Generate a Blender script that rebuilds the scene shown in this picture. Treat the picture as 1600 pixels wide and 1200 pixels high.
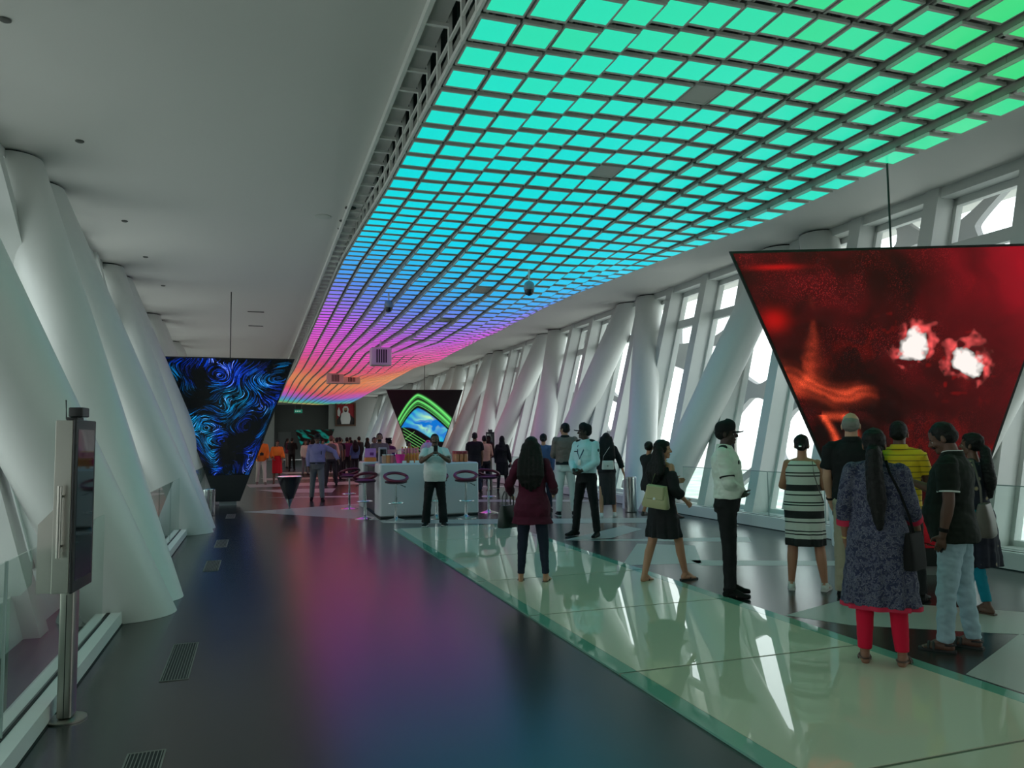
import bpy, bmesh, math, random
import numpy as np
from mathutils import Vector, Matrix, noise as mnoise

# ---------------------------------------------------------------- clear
for o in list(bpy.data.objects): bpy.data.objects.remove(o)
SC = bpy.context.scene
COL = SC.collection
R = math.radians
def lin(c):
    c = c / 255.0
    return c / 12.92 if c <= .04045 else ((c + .055) / 1.055) ** 2.4
def S(r, g, b, a=1.0): return (lin(r), lin(g), lin(b), a)

# ---------------------------------------------------------------- camera
CAM_H = 1.55
FPX = 1190.0
yc = Vector(((400. - 800) / FPX, (600 - 690.) / FPX, 1)).normalized()   # corridor axis seen by the camera
zc = yc.cross(Vector((1, .0113, 0))).normalized()
if zc.y < 0: zc = -zc
xc = yc.cross(zc)
if xc.x < 0: xc = -xc
cam_d = bpy.data.cameras.new('camera'); cam = bpy.data.objects.new('camera', cam_d); COL.objects.link(cam)
cam_d.sensor_width = 36; cam_d.lens = FPX / 1600 * 36; cam_d.clip_end = 20000; cam_d.clip_start = .05
cr = Vector((xc.x, yc.x, zc.x)); cu = Vector((xc.y, yc.y, zc.y)); cf = Vector((xc.z, yc.z, zc.z))
m = Matrix.Identity(4)
for i in range(3):
    m[i][0] = cr[i]; m[i][1] = cu[i]; m[i][2] = -cf[i]
m[2][3] = CAM_H
cam.matrix_world = m
SC.camera = cam

# ---------------------------------------------------------------- world and exposure
W = bpy.data.worlds.new('hazy_sky'); SC.world = W; W.use_nodes = True
nt = W.node_tree; bg = nt.nodes['Background']
tc = nt.nodes.new('ShaderNodeTexCoord'); sx = nt.nodes.new('ShaderNodeSeparateXYZ'); rp = nt.nodes.new('ShaderNodeValToRGB')
nt.links.new(tc.outputs['Generated'], sx.inputs[0]); nt.links.new(sx.outputs['Z'], rp.inputs[0]); nt.links.new(rp.outputs[0], bg.inputs[0])
rp.color_ramp.elements[0].position = 0.0; rp.color_ramp.elements[0].color = (.90, .93, .92, 1)
rp.color_ramp.elements[1].position = 0.4; rp.color_ramp.elements[1].color = (.90, .97, 1.0, 1)
bg.inputs[1].default_value = 2.8
SC.view_settings.view_transform = 'Standard'; SC.view_settings.look = 'None'
SC.view_settings.exposure = 0.0; SC.view_settings.gamma = 1.0
try: SC.view_settings.use_curve_mapping = False
except Exception: pass

# ---------------------------------------------------------------- materials
MATS = {}
def mat(name, color, rough=.6, metal=0., emit=None, es=0., spec=.5, bump=0., bscale=60., coat=0.):
    if name in MATS: return MATS[name]
    M = bpy.data.materials.new(name); M.use_nodes = True
    p = M.node_tree.nodes['Principled BSDF']
    p.inputs['Base Color'].default_value = color; p.inputs['Roughness'].default_value = rough; p.inputs['Metallic'].default_value = metal
    p.inputs['Specular IOR Level'].default_value = spec; p.inputs['Coat Weight'].default_value = coat
    if emit: p.inputs['Emission Color'].default_value = emit; p.inputs['Emission Strength'].default_value = es
    if bump:
        n = M.node_tree.nodes.new('ShaderNodeTexNoise'); n.inputs['Scale'].default_value = bscale
        t = M.node_tree.nodes.new('ShaderNodeTexCoord'); b = M.node_tree.nodes.new('ShaderNodeBump')
        b.inputs['Strength'].default_value = bump; b.inputs['Distance'].default_value = .01
        L = M.node_tree.links; L.new(t.outputs['Object'], n.inputs['Vector']); L.new(n.outputs[0], b.inputs['Height']); L.new(b.outputs[0], p.inputs['Normal'])
    MATS[name] = M
    return M
def nodes(M): return M.node_tree.nodes, M.node_tree.links, M.node_tree.nodes['Principled BSDF']
def ramp_mat(name, kind, stops, scale=1., rough=.8, interp='CONSTANT', emis=False, dist=0.):
    """a colour ramp over object-space height, noise or cells"""
    if name in MATS: return MATS[name]
    M = mat(name, (1, 1, 1, 1), rough); N, L, p = nodes(M)
    t = N.new('ShaderNodeTexCoord'); r = N.new('ShaderNodeValToRGB'); r.color_ramp.interpolation = interp
    if kind == 'z':
        s = N.new('ShaderNodeSeparateXYZ'); L.new(t.outputs['Object'], s.inputs[0])
        mm = N.new('ShaderNodeMath'); mm.operation = 'MULTIPLY'; mm.inputs[1].default_value = scale
        L.new(s.outputs['Z'], mm.inputs[0]); L.new(mm.outputs[0], r.inputs[0])
    elif kind == 'zmod':
        s = N.new('ShaderNodeSeparateXYZ'); L.new(t.outputs['Object'], s.inputs[0])
        mm = N.new('ShaderNodeMath'); mm.operation = 'MULTIPLY'; mm.inputs[1].default_value = scale
        f = N.new('ShaderNodeMath'); f.operation = 'FRACT'
        L.new(s.outputs['Z'], mm.inputs[0]); L.new(mm.outputs[0], f.inputs[0]); L.new(f.outputs[0], r.inputs[0])
    elif kind == 'noise':
        n = N.new('ShaderNodeTexNoise'); n.inputs['Scale'].default_value = scale; n.inputs['Detail'].default_value = 4; n.inputs['Distortion'].default_value = dist
        L.new(t.outputs['Object'], n.inputs['Vector']); L.new(n.outputs[0], r.inputs[0])
    elif kind == 'cell':
        n = N.new('ShaderNodeTexVoronoi'); n.inputs['Scale'].default_value = scale
        L.new(t.outputs['Object'], n.inputs['Vector']); L.new(n.outputs['Distance'], r.inputs[0])
    e = r.color_ramp.elements
    while len(e) < len(stops): e.new(.5)
    for k, (pos, c) in enumerate(stops): e[k].position = pos; e[k].color = c
    L.new(r.outputs[0], p.inputs['Base Color'])
    return M

M_WHITE = mat('white_paint', (.66, .675, .65, 1), .42, bump=.02, bscale=3)
M_CEIL = mat('ceiling_paint', (.70, .685, .65, 1), .7)
M_COLUMN = mat('column_paint', (.70, .715, .69, 1), .38)
M_FIN = mat('fin_paint', (.66, .68, .66, 1), .45)
M_SKIN_OUT = mat('outer_lattice_panel', (.42, .42, .43, 1), .6)
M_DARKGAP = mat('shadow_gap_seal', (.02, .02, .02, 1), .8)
M_STEEL = mat('brushed_steel', (.42, .40, .36, 1), .32, 1.)
M_CHROME = mat('chrome', (.75, .75, .75, 1), .08, 1.)
M_BLACK = mat('black_plastic', (.012, .012, .013, 1), .45)
M_SCREENGLASS = mat('dark_screen_glass', (.012, .010, .012, 1), .04, spec=.8)
M_GRAYWALL = mat('end_wall_paint', (.24, .245, .23, 1), .7)
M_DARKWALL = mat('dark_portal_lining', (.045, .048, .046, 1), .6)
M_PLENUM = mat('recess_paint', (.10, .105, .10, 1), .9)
M_TRAY = mat('light_tray_metal', (.62, .63, .58, 1), .5)
M_HANG = mat('hanger_metal', (.33, .34, .32, 1), .5)
M_LEDGE = mat('ledge_grey', (.30, .305, .32, 1), .5)
# floor: dark slate with a soft sheen
M_FLOOR = mat('slate_floor', (.028, .029, .029, 1), .24, spec=.8)
N, L, p = nodes(M_FLOOR)
t = N.new('ShaderNodeTexCoord'); n1 = N.new('ShaderNodeTexNoise'); n1.inputs['Scale'].default_value = 1.3; n1.inputs['Detail'].default_value = 6
rr = N.new('ShaderNodeValToRGB'); rr.color_ramp.elements[0].position = .3; rr.color_ramp.elements[0].color = (.021, .022, .022, 1); rr.color_ramp.elements[1].position = .75; rr.color_ramp.elements[1].color = (.034, .034, .033, 1)
L.new(t.outputs['Object'], n1.inputs['Vector']); L.new(n1.outputs[0], rr.inputs[0]); L.new(rr.outputs[0], p.inputs['Base Color'])
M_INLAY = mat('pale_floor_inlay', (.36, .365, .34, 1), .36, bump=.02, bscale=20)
M_GLASSTOP = mat('pale_green_glass', (.57, .565, .435, 1), .004, spec=.62)
M_GLASSEDGE = mat('green_glass_edge', (.15, .36, .28, 1), .03, spec=.62)
M_JOINT = mat('glass_joint', (.10, .13, .08, 1), .3)
# clear glass that daylight passes: fresnel mix of transparent and mirror
def glass(name, tint):
    M = bpy.data.materials.new(name); M.use_nodes = True; N = M.node_tree.nodes; L = M.node_tree.links; N.clear()
    o = N.new('ShaderNodeOutputMaterial'); mx = N.new('ShaderNodeMixShader'); tr = N.new('ShaderNodeBsdfTransparent'); gl = N.new('ShaderNodeBsdfGlossy'); f = N.new('ShaderNodeFresnel')
    f.inputs['IOR'].default_value = 1.45; tr.inputs[0].default_value = tint; gl.inputs['Roughness'].default_value = .02
    ge = N.new('ShaderNodeNewGeometry'); iv = N.new('ShaderNodeMath'); iv.operation = 'SUBTRACT'; iv.inputs[0].default_value = 1.0; ml = N.new('ShaderNodeMath'); ml.operation = 'MULTIPLY'
    L.new(ge.outputs['Backfacing'], iv.inputs[1]); L.new(iv.outputs[0], ml.inputs[0]); L.new(f.outputs[0], ml.inputs[1])   # mirror only on the outer faces of a pane
    L.new(ml.outputs[0], mx.inputs[0]); L.new(tr.outputs[0], mx.inputs[1]); L.new(gl.outputs[0], mx.inputs[2]); L.new(mx.outputs[0], o.inputs[0])
    MATS[name] = M
    return M
M_PANE = glass('window_glass', (.96, .985, .98, 1))
M_RAIL = glass('balustrade_glass', (.90, .96, .94, 1))
M_RAILEDGE = mat('glass_edge', (.34, .42, .40, 1), .2)

def led_material(name, strength):
    M = bpy.data.materials.new(name); M.use_nodes = True; N, L, p = nodes(M)
    a = N.new('ShaderNodeAttribute'); a.attribute_name = 'led'
    p.inputs['Base Color'].default_value = (.02, .02, .02, 1); p.inputs['Roughness'].default_value = .35; p.inputs['Specular IOR Level'].default_value = .12
    L.new(a.outputs['Color'], p.inputs['Emission Color']); p.inputs['Emission Strength'].default_value = strength
    MATS[name] = M
    return M
M_LED = led_material('led_light', 1.0)
M_SCREEN = led_material('led_screen', 1.0)

# ---------------------------------------------------------------- object helpers
def tag(o, label=None, cat=None, group=None, kind=None):
    if label: o['label'] = label
    if cat: o['category'] = cat
    if group: o['group'] = group
    if kind: o['kind'] = kind
    return o
def empty(name, loc, rz=0., label=None, cat=None, group=None, kind=None):
    o = bpy.data.objects.new(name, None); o.empty_display_size = .1; COL.objects.link(o)
    o.location = loc; o.rotation_euler = (0, 0, rz)
    return tag(o, label, cat, group, kind)
ICO = {}
def ico(n):
    if n not in ICO:
        b = bmesh.new(); bmesh.ops.create_icosphere(b, subdivisions=n, radius=1)
        ICO[n] = (np.array([v.co[:] for v in b.verts]), [[v.index for v in f.verts] for f in b.faces]); b.free()
    return ICO[n]
def frame_of(d):
    d = Vector(d).normalized(); a = Vector((0, 0, 1)) if abs(d.z) < .9 else Vector((1, 0, 0))
    u = d.cross(a).normalized(); return u, u.cross(d).normalized(), d
class MB:
    def __init__(s): s.v = []; s.f = []; s.mi = []; s.m = 0
    def add(s, vs, fs):
        b = len(s.v); s.v += [tuple(v) for v in vs]; s.f += [[b + i for i in f] for f in fs]; s.mi += [s.m] * len(fs)
    def box(s, c, size, rot=None):
        x, y, z = [k / 2 for k in size]
        vs = [Vector((a * x, b * y, d * z)) for a in (-1, 1) for b in (-1, 1) for d in (-1, 1)]
        if rot is not None: vs = [rot @ v for v in vs]
        c = Vector(c); s.add([v + c for v in vs], [(0, 1, 3, 2), (4, 6, 7, 5), (0, 4, 5, 1), (2, 3, 7, 6), (0, 2, 6, 4), (1, 5, 7, 3)])
    def bb(s, x0, x1, y0, y1, z0, z1): s.box(((x0 + x1) / 2, (y0 + y1) / 2, (z0 + z1) / 2), (x1 - x0, y1 - y0, z1 - z0))
    def rbox(s, c, size, r, seg=3):
        """box with rounded vertical edges and softened top and bottom"""
        x, y, z = [k / 2 for k in size]; ring = []
        for (sx, sy, a0) in ((1, 1, 0), (-1, 1, 90), (-1, -1, 180), (1, -1, 270)):
            for k in range(seg + 1):
                a = R(a0 + 90 * k / seg); ring.append((sx * (x - r) + r * math.cos(a), sy * (y - r) + r * math.sin(a)))
        q = min(r * .5, z * .5); rings = []
        for (zz, ins) in ((-z, q), (-z + q, 0), (z - q, 0), (z, q)):
            rings.append([Vector((c[0] + px * (1 - ins / x), c[1] + py * (1 - ins / y), c[2] + zz)) for px, py in ring])
        s.rings(rings)
    def ball(s, c, r, rot=None, n=2):
        vs, fs = ico(n); 
        if not hasattr(r, '__len__'): r = (r, r, r)
        P = vs * np.array(r)
        if rot is not None: P = P @ np.array(rot.to_3x3()).T
        s.add((P + np.array(c)).tolist(), fs)
    def rings(s, rings, cap=True, closed=False):
        n = len(rings[0]); b = len(s.v)
        for r in rings: s.v += [tuple(q) for q in r]
        F = []
        for i in range(len(rings) - 1 + (1 if closed else 0)):
            j = (i + 1) % len(rings)
            for k in range(n):
                l = (k + 1) % n; F.append([b + i * n + k, b + i * n + l, b + j * n + l, b + j * n + k])
        if cap and not closed:
            F.append([b + k for k in range(n)][::-1]); F.append([b + (len(rings) - 1) * n + k for k in range(n)])
        s.f += F; s.mi += [s.m] * len(F)
    def cone(s, p, q, r1, r2, seg=14, ends=True, nb=2):
        p = Vector(p); q = Vector(q); d = q - p
        if d.length < 1e-6: return
        u, w, d = frame_of(d)
        mk = lambda c, r: [c + (u * math.cos(2 * math.pi * k / seg) + w * math.sin(2 * math.pi * k / seg)) * r for k in range(seg)]
        s.rings([mk(p, r1), mk(q, r2)])
        if ends: s.ball(p, r1, n=nb); s.ball(q, r2, n=nb)
    def cyl(s, p, q, r, seg=24, r2=None): s.cone(p, q, r, r if r2 is None else r2, seg, False)
    def tube(s, pts, r, seg=8, closed=False, flat=1.):
        pts = [Vector(q) for q in pts]; rings = []; prev = None
        n = len(pts)
        for i in range(n):
            a = pts[(i - 1) % n] if (closed or i > 0) else pts[i]; b = pts[(i + 1) % n] if (closed or i < n - 1) else pts[i]
            d = (b - a).normalized()
            if prev is None: u, w, _ = frame_of(d)
            else: u = (prev - d * prev.dot(d)).normalized(); w = d.cross(u)
            prev = u
            rr = r[i] if hasattr(r, '__len__') else r
            rings.append([pts[i] + (u * math.cos(2 * math.pi * k / seg) + w * math.sin(2 * math.pi * k / seg) * flat) * rr for k in range(seg)])
        s.rings(rings, closed=closed)
    def lathe(s, prof, c=(0, 0, 0), seg=32):
        s.rings([[Vector((c[0] + r * math.cos(2 * math.pi * k / seg), c[1] + r * math.sin(2 * math.pi * k / seg), c[2] + z)) for k in range(seg)] for r, z in prof])
    def loft(s, rows, seg=28):
        """rows: (z, rx, ry, cx, cy) horizontal ellipses"""
        s.rings([[Vector((cx + rx * math.cos(2 * math.pi * k / seg), cy + ry * math.sin(2 * math.pi * k / seg), z)) for k in range(seg)] for z, rx, ry, cx, cy in rows])
    def mesh(s, name, mats, smooth=False):
        me = bpy.data.meshes.new(name); me.from_pydata(s.v, [], s.f)
        if not isinstance(mats, (list, tuple)): mats = [mats]
        for M in mats: me.materials.append(M)
        if len(mats) > 1: me.polygons.foreach_set('material_index', s.mi)
        b = bmesh.new(); b.from_mesh(me); bmesh.ops.recalc_face_normals(b, faces=b.faces); b.to_mesh(me); b.free()
        if smooth is True: me.polygons.foreach_set('use_smooth', [True] * len(me.polygons))
        elif smooth:
            me.polygons.foreach_set('use_smooth', [True] * len(me.polygons))
            try: me.set_sharp_from_angle(angle=R(smooth))
            except Exception: pass
        me.update(); return me
    def build(s, name, mats, parent=None, smooth=40, label=None, cat=None, group=None, kind=None, loc=None):
        o = bpy.data.objects.new(name, s.mesh(name, mats, smooth)); COL.objects.link(o)
        if loc is not None: o.location = loc
        if parent: o.parent = parent
        return tag(o, label, cat, group, kind)
TMP = bpy.data.scenes.new('remesh_bench'); TVL = TMP.view_layers[0]
def remesh(mb, name, M, vox, smooth=4, wrinkle=0., wf=9., seed=0, post=None):
    """union of overlapping closed shapes as one continuous skin"""
    o = bpy.data.objects.new('bench', mb.mesh('bench', M)); TMP.collection.objects.link(o)
    r = o.modifiers.new('r', 'REMESH'); r.mode = 'VOXEL'; r.voxel_size = vox; r.adaptivity = 0
    if smooth: k = o.modifiers.new('s', 'SMOOTH'); k.factor = .5; k.iterations = smooth
    TVL.update(); dg = TVL.depsgraph
    me = bpy.data.meshes.new_from_object(o.evaluated_get(dg)); me.name = name
    old = o.data; bpy.data.objects.remove(o); bpy.data.meshes.remove(old)
    n = len(me.vertices)
    if wrinkle or post:
        co = np.empty(n * 3, np.float32); me.vertices.foreach_get('co', co); co = co.reshape(-1, 3)
        no = np.empty(n * 3, np.float32); me.vertices.foreach_get('normal', no); no = no.reshape(-1, 3)
        if wrinkle:
            sd = Vector((seed * 7.3, seed * 3.1, seed * 1.7))
            d = np.array([mnoise.noise(Vector((c[0] * wf, c[1] * wf, c[2] * wf * 1.5)) + sd) + .5 * mnoise.noise(Vector((c[0] * wf * 2.4, c[1] * wf * 2.4, c[2] * wf * 3.4)) + sd) for c in co])
            co = co + no * (d * wrinkle)[:, None]
        if post: co = post(co)
        me.vertices.foreach_set('co', np.ascontiguousarray(co, np.float32).ravel())
    me.materials.clear(); me.materials.append(M)
    me.polygons.foreach_set('use_smooth', [True] * len(me.polygons)); me.update()
    return me
def link(name, me, parent=None, **k):
    o = bpy.data.objects.new(name, me); COL.objects.link(o)
    if parent: o.parent = parent
    return tag(o, **k)

# ================================================================ THE ROOM
Y0, Y1 = -13.2, 66.0                        # back and far ends of the hall
CZ = 5.3                                   # ceiling height
LX, RX = -1.07, 8.12                       # kerb faces
CAN_X0, CAN_P, CAN_N = 1.62, .36, 15       # light canopy: first strip, pitch, strips
CAN_Y0, CAN_Q, CAN_M = 2.35, .45, 137
CAN_X1 = CAN_X0 + CAN_P * CAN_N
# floor: one mesh, dark slate with pale inlaid bands
fb = MB(); fb.bb(-1.9, 8.9, Y0, Y1, -.25, 0)
fb.m = 1
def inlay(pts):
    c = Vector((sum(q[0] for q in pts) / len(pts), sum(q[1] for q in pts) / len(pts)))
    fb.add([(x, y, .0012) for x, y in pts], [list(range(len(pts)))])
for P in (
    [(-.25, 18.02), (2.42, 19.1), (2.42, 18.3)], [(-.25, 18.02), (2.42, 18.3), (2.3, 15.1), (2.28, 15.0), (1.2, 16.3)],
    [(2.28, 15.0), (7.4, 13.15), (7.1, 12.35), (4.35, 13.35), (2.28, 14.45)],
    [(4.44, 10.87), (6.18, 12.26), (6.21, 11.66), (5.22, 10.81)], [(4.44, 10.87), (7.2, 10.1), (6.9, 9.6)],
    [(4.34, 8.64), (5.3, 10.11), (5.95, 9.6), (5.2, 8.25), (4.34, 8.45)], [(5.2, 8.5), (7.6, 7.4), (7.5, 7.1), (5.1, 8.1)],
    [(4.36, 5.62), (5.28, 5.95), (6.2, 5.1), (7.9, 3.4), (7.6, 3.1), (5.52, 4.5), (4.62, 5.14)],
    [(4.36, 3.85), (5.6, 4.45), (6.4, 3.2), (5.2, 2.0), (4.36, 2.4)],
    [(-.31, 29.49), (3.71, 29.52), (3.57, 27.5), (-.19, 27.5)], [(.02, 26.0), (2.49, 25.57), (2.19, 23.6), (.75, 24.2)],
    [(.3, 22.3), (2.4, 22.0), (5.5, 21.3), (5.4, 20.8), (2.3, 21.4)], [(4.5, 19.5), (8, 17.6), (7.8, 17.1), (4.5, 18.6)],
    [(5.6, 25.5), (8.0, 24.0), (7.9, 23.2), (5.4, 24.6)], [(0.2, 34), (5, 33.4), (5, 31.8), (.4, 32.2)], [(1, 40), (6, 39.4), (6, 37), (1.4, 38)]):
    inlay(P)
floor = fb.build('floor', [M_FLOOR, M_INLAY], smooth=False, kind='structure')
# ledges beyond the balustrades
for side, x0, x1 in (('left', -2.6, -1.9), ('right', 8.9, 9.6)):
    b = MB(); b.bb(x0, x1, Y0, Y1, -.3, -.02); b.build('trim_ledge_' + side, M_LEDGE, smooth=False, kind='structure')
# ceiling: two flat soffits, and a recess above the light canopy
b = MB(); b.bb(-3.9, 1.58, Y0, Y1, CZ, CZ + 1.0); b.bb(6.7, 11.4, Y0, Y1, CZ, CZ + 1.0)
b.bb(1.58, 6.7, Y0, CAN_Y0 - .6, CZ, CZ + 1.0); b.bb(1.58, 6.7, CAN_Y0 + CAN_M * CAN_Q + .4, Y1, CZ, CZ + 1.0)
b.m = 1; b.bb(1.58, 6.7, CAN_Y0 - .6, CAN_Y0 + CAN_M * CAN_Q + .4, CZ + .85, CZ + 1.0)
b.build('ceiling', [M_CEIL, M_PLENUM], smooth=False, kind='structure')
# end wall with the dark portal, and the wall behind the viewer
b = MB(); b.bb(-3.6, 1.42, Y1, Y1 + .4, 0, 5.3); b.bb(5.81, 11, Y1, Y1 + .4, 0, 5.3); b.bb(1.42, 5.81, Y1, Y1 + .4, 4.6, 5.3)
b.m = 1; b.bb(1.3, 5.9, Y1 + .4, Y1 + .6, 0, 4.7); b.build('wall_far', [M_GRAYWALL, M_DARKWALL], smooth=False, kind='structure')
b = MB(); b.bb(-3.6, 11, Y0 - .3, Y0, -.2, 5.3); b.build('wall_back', M_GRAYWALL, smooth=False, kind='structure')
d1 = MB(); d1.bb(1.74, 2.76, Y1 + .34, Y1 + .4, 0, 2.32); d1 = d1.build('door_1', mat('grey_door', (.075, .08, .078, 1), .5), smooth=False, kind='structure')
h = MB(); h.cyl((2.62, Y1 + .31, .95), (2.62, Y1 + .31, 1.2), .02, 10); h.build('door_handle', M_STEEL, d1)

# leaning wall planes: x as a function of height, bays along the hall
def lx(z): return -1.62 - 1.40 * z / 5.3
def rx(z): return 8.5 + 1.33 * z / 5.3
BAY = 1.57; FIN = .26; FIN_D = .5
bays = [(-.6 + BAY * k) for k in range(-8, 42)]
def slab(b, side, y0, y1, z0, z1, d0, d1):
    """solid following the leaning wall between heights z0..z1, d = distance outward from the inner face"""
    f, sg = (lx, -1) if side == 'left' else (rx, 1)
    vs = [(f(z) + sg * d, y, z) for z in (z0, z1) for y in (y0, y1) for d in (d0, d1)]
    b.add(vs, [(0, 1, 3, 2), (4, 6, 7, 5), (0, 4, 5, 1), (2, 3, 7, 6), (0, 2, 6, 4), (1, 5, 7, 3)])
def wall_fins(side):
    b = MB()
    for y in bays: slab(b, side, y - FIN / 2, y + FIN / 2, -.05, CZ + .1, 0, FIN_D)
    slab(b, side, Y0, Y1, CZ - .16, CZ + .3, .05, FIN_D)
    slab(b, side, Y0, Y1, -.25, .16 if side == 'right' else .34, .12, FIN_D)
    b.build('wall_' + side, M_FIN, smooth=False, kind='structure')
wall_fins('left'); wall_fins('right')
def make_window(side, n):
    b = MB(); y0 = FIN / 2; y1 = BAY - FIN / 2; zb = .16 if side == 'right' else .34; zt = CZ - .16
    for (a, c, z0, z1) in ((y0, y0 + .06, zb, zt), (y1 - .06, y1, zb, zt), (y0, y1, zb, zb + .07), (y0, y1, zt - .12, zt), (y0, y1, 4.22, 4.42)):
        slab(b, side, a, c, z0, z1, .33, .45)
    w = b.mesh('window_frame', M_FIN)
    g = MB(); slab(g, side, y0, y1, zb, zt, .385, .40); g = g.mesh('window_pane', M_PANE)
    return w, g
wn = 0
for side in ('right', 'left'):
    w, g = make_window(side, 0)
    for y in bays[:-1]:
        wn += 1
        o = link('window_%d' % wn, w, kind='structure'); o.location.y = y
        q = link('window_pane', g, o)
# outer pierced skin: rings and round openings, as one thick plate on each side
def lattice(side):
    rnd = random.Random(5 if side == 'right' else 9)
    y0, y1, s0, s1 = -13.0, 66.0, -1.0, 6.6
    cs = []
    for _ in range(4000):
        r = rnd.choice((2.1, 1.7, 1.2, .8, .55)); y = rnd.uniform(y0 - 1, y1 + 1); q = rnd.uniform(s0 - .6, s1 + .6)
        if all((y - a) ** 2 + (q - c) ** 2 > (.82 * (r + e)) ** 2 for a, c, e in cs): cs.append((y, q, r))
    def clip(poly, nx, ny, d):
        out = []
        for i in range(len(poly)):
            p, q = poly[i], poly[(i + 1) % len(poly)]; dp = p[0] * nx + p[1] * ny - d; dq = q[0] * nx + q[1] * ny - d
            if dp <= 0: out.append(p)
            if dp * dq < 0: t = dp / (dp - dq); out.append((p[0] + (q[0] - p[0]) * t, p[1] + (q[1] - p[1]) * t))
        return out
    cells = []
    for (y, q, r) in cs:
        n = 30; rr = r * 1.16; poly_ = [(y + rr * math.cos(2 * math.pi * k / n), q + rr * math.sin(2 * math.pi * k / n)) for k in range(n)]
        for (a, c, e) in cs:
            dx, dy = a - y, c - q; dd = math.hypot(dx, dy)
            if dd < 1e-6 or dd > 5: continue
            t = (dd * dd + r * r - e * e) / (2 * dd); nx, ny = dx / dd, dy / dd
            poly_ = clip(poly_, nx, ny, y * nx + q * ny + t - .085)
            if len(poly_) < 3: break
        for nx, ny, d in ((1, 0, y1 - .1), (-1, 0, -y0 - .1), (0, 1, s1 - .1), (0, -1, -s0 - .1)):
            if len(poly_) >= 3: poly_ = clip(poly_, nx, ny, d)
        if len(poly_) < 3: continue
        for _ in range(4): poly_ = [w for i in range(len(poly_)) for w in ((poly_[i][0] * .75 + poly_[(i + 1) % len(poly_)][0] * .25, poly_[i][1] * .75 + poly_[(i + 1) % len(poly_)][1] * .25), (poly_[i][0] * .25 + poly_[(i + 1) % len(poly_)][0] * .75, poly_[i][1] * .25 + poly_[(i + 1) % len(poly_)][1] * .75))]
        keep = [poly_[0]]
        for w in poly_[1:]:
            if math.hypot(w[0] - keep[-1][0], w[1] - keep[-1][1]) > .018: keep.append(w)
        if len(keep) > 5: cells.append(keep)
    cu = bpy.data.curves.new('bench', 'CURVE'); cu.dimensions = '2D'; cu.fill_mode = 'BOTH'; cu.extrude = .07; cu.resolution_u = 1
    def poly(pts):
        sp = cu.splines.new('POLY'); sp.points.add(len(pts) - 1)
        for k, (a, c) in enumerate(pts): sp.points[k].co = (a, c, 0, 1)
        sp.use_cyclic_u = True
    poly([(y0, s0), (y1, s0), (y1, s1), (y0, s1)])
    for c_ in cells: poly(c_)
    o = bpy.data.objects.new('bench', cu); TMP.collection.objects.link(o); TVL.update()
    me = bpy.data.meshes.new_from_object(o.evaluated_get(TVL.depsgraph)); bpy.data.objects.remove(o)
    n = len(me.vertices); co = np.empty(n * 3, np.float32); me.vertices.foreach_get('co', co); co = co.reshape(-1, 3)
    f, sg = (lx, -1) if side == 'left' else (rx, 1)
    sl = abs(f(1) - f(0)); cosw = 1 / math.sqrt(1 + sl * sl)
    z = co[:, 1] * cosw; x = np.array([f(q) for q in z]) + sg * (1.15 + co[:, 2])
    me.vertices.foreach_set('co', np.stack([x, co[:, 0], z], 1).astype(np.float32).ravel())
    me.materials.clear(); me.materials.append(M_SKIN_OUT); me.update()
    link('trim_lattice_' + side, me, kind='structure')
lattice('right'); lattice('left')

# city far below; distance haze is painted into the pale ground colour
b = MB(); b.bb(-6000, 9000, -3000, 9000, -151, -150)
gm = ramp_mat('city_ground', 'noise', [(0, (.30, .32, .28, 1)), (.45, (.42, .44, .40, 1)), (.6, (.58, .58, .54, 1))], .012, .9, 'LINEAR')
tag(b.build('city_ground', gm, smooth=False), 'city ground far below the windows, haze painted into its pale colour', 'ground', kind='structure')
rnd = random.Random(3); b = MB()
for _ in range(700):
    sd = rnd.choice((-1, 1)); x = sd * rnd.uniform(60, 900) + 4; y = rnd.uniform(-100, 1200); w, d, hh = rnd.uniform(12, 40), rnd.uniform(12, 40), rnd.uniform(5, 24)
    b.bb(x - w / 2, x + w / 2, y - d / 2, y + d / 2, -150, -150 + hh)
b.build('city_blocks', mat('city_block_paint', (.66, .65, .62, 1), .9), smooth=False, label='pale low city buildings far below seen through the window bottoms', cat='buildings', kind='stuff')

# zigzag columns -----------------------------------------------------
COLR = .35; PITCH = 6.5
ORD = ['first', 'second', 'third', 'fourth', 'fifth', 'sixth', 'seventh', 'eighth', 'ninth', 'tenth', 'eleventh', 'twelfth']
def column(side, base, top, label):
    p = Vector((base[0], base[1], 0)); q = Vector((top[0], top[1], CZ)); d = (q - p).normalized(); u, w, _ = frame_of(d); b = MB(); n = 48
    mk = lambda z, r: [(lambda v: v + d * ((z - v.z) / d.z))(p + (u * math.cos(2 * math.pi * k / n) + w * math.sin(2 * math.pi * k / n)) * r) for k in range(n)]
    o = MB(); o.rings([[v - p for v in mk(0.002, COLR)], [v - p for v in mk(CZ - .03, COLR)]])
    c = o.build('leaning_column', M_COLUMN, smooth=40, label=label, cat='column', group='leaning columns along the %s wall' % side, loc=p)
    g = MB(); g.rings([[v - p for v in mk(CZ - .03, COLR - .03)], [v - p for v in mk(CZ - .001, COLR - .03)]])
    g.build('shadow_gap', M_DARKGAP, c)
    return c
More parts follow.
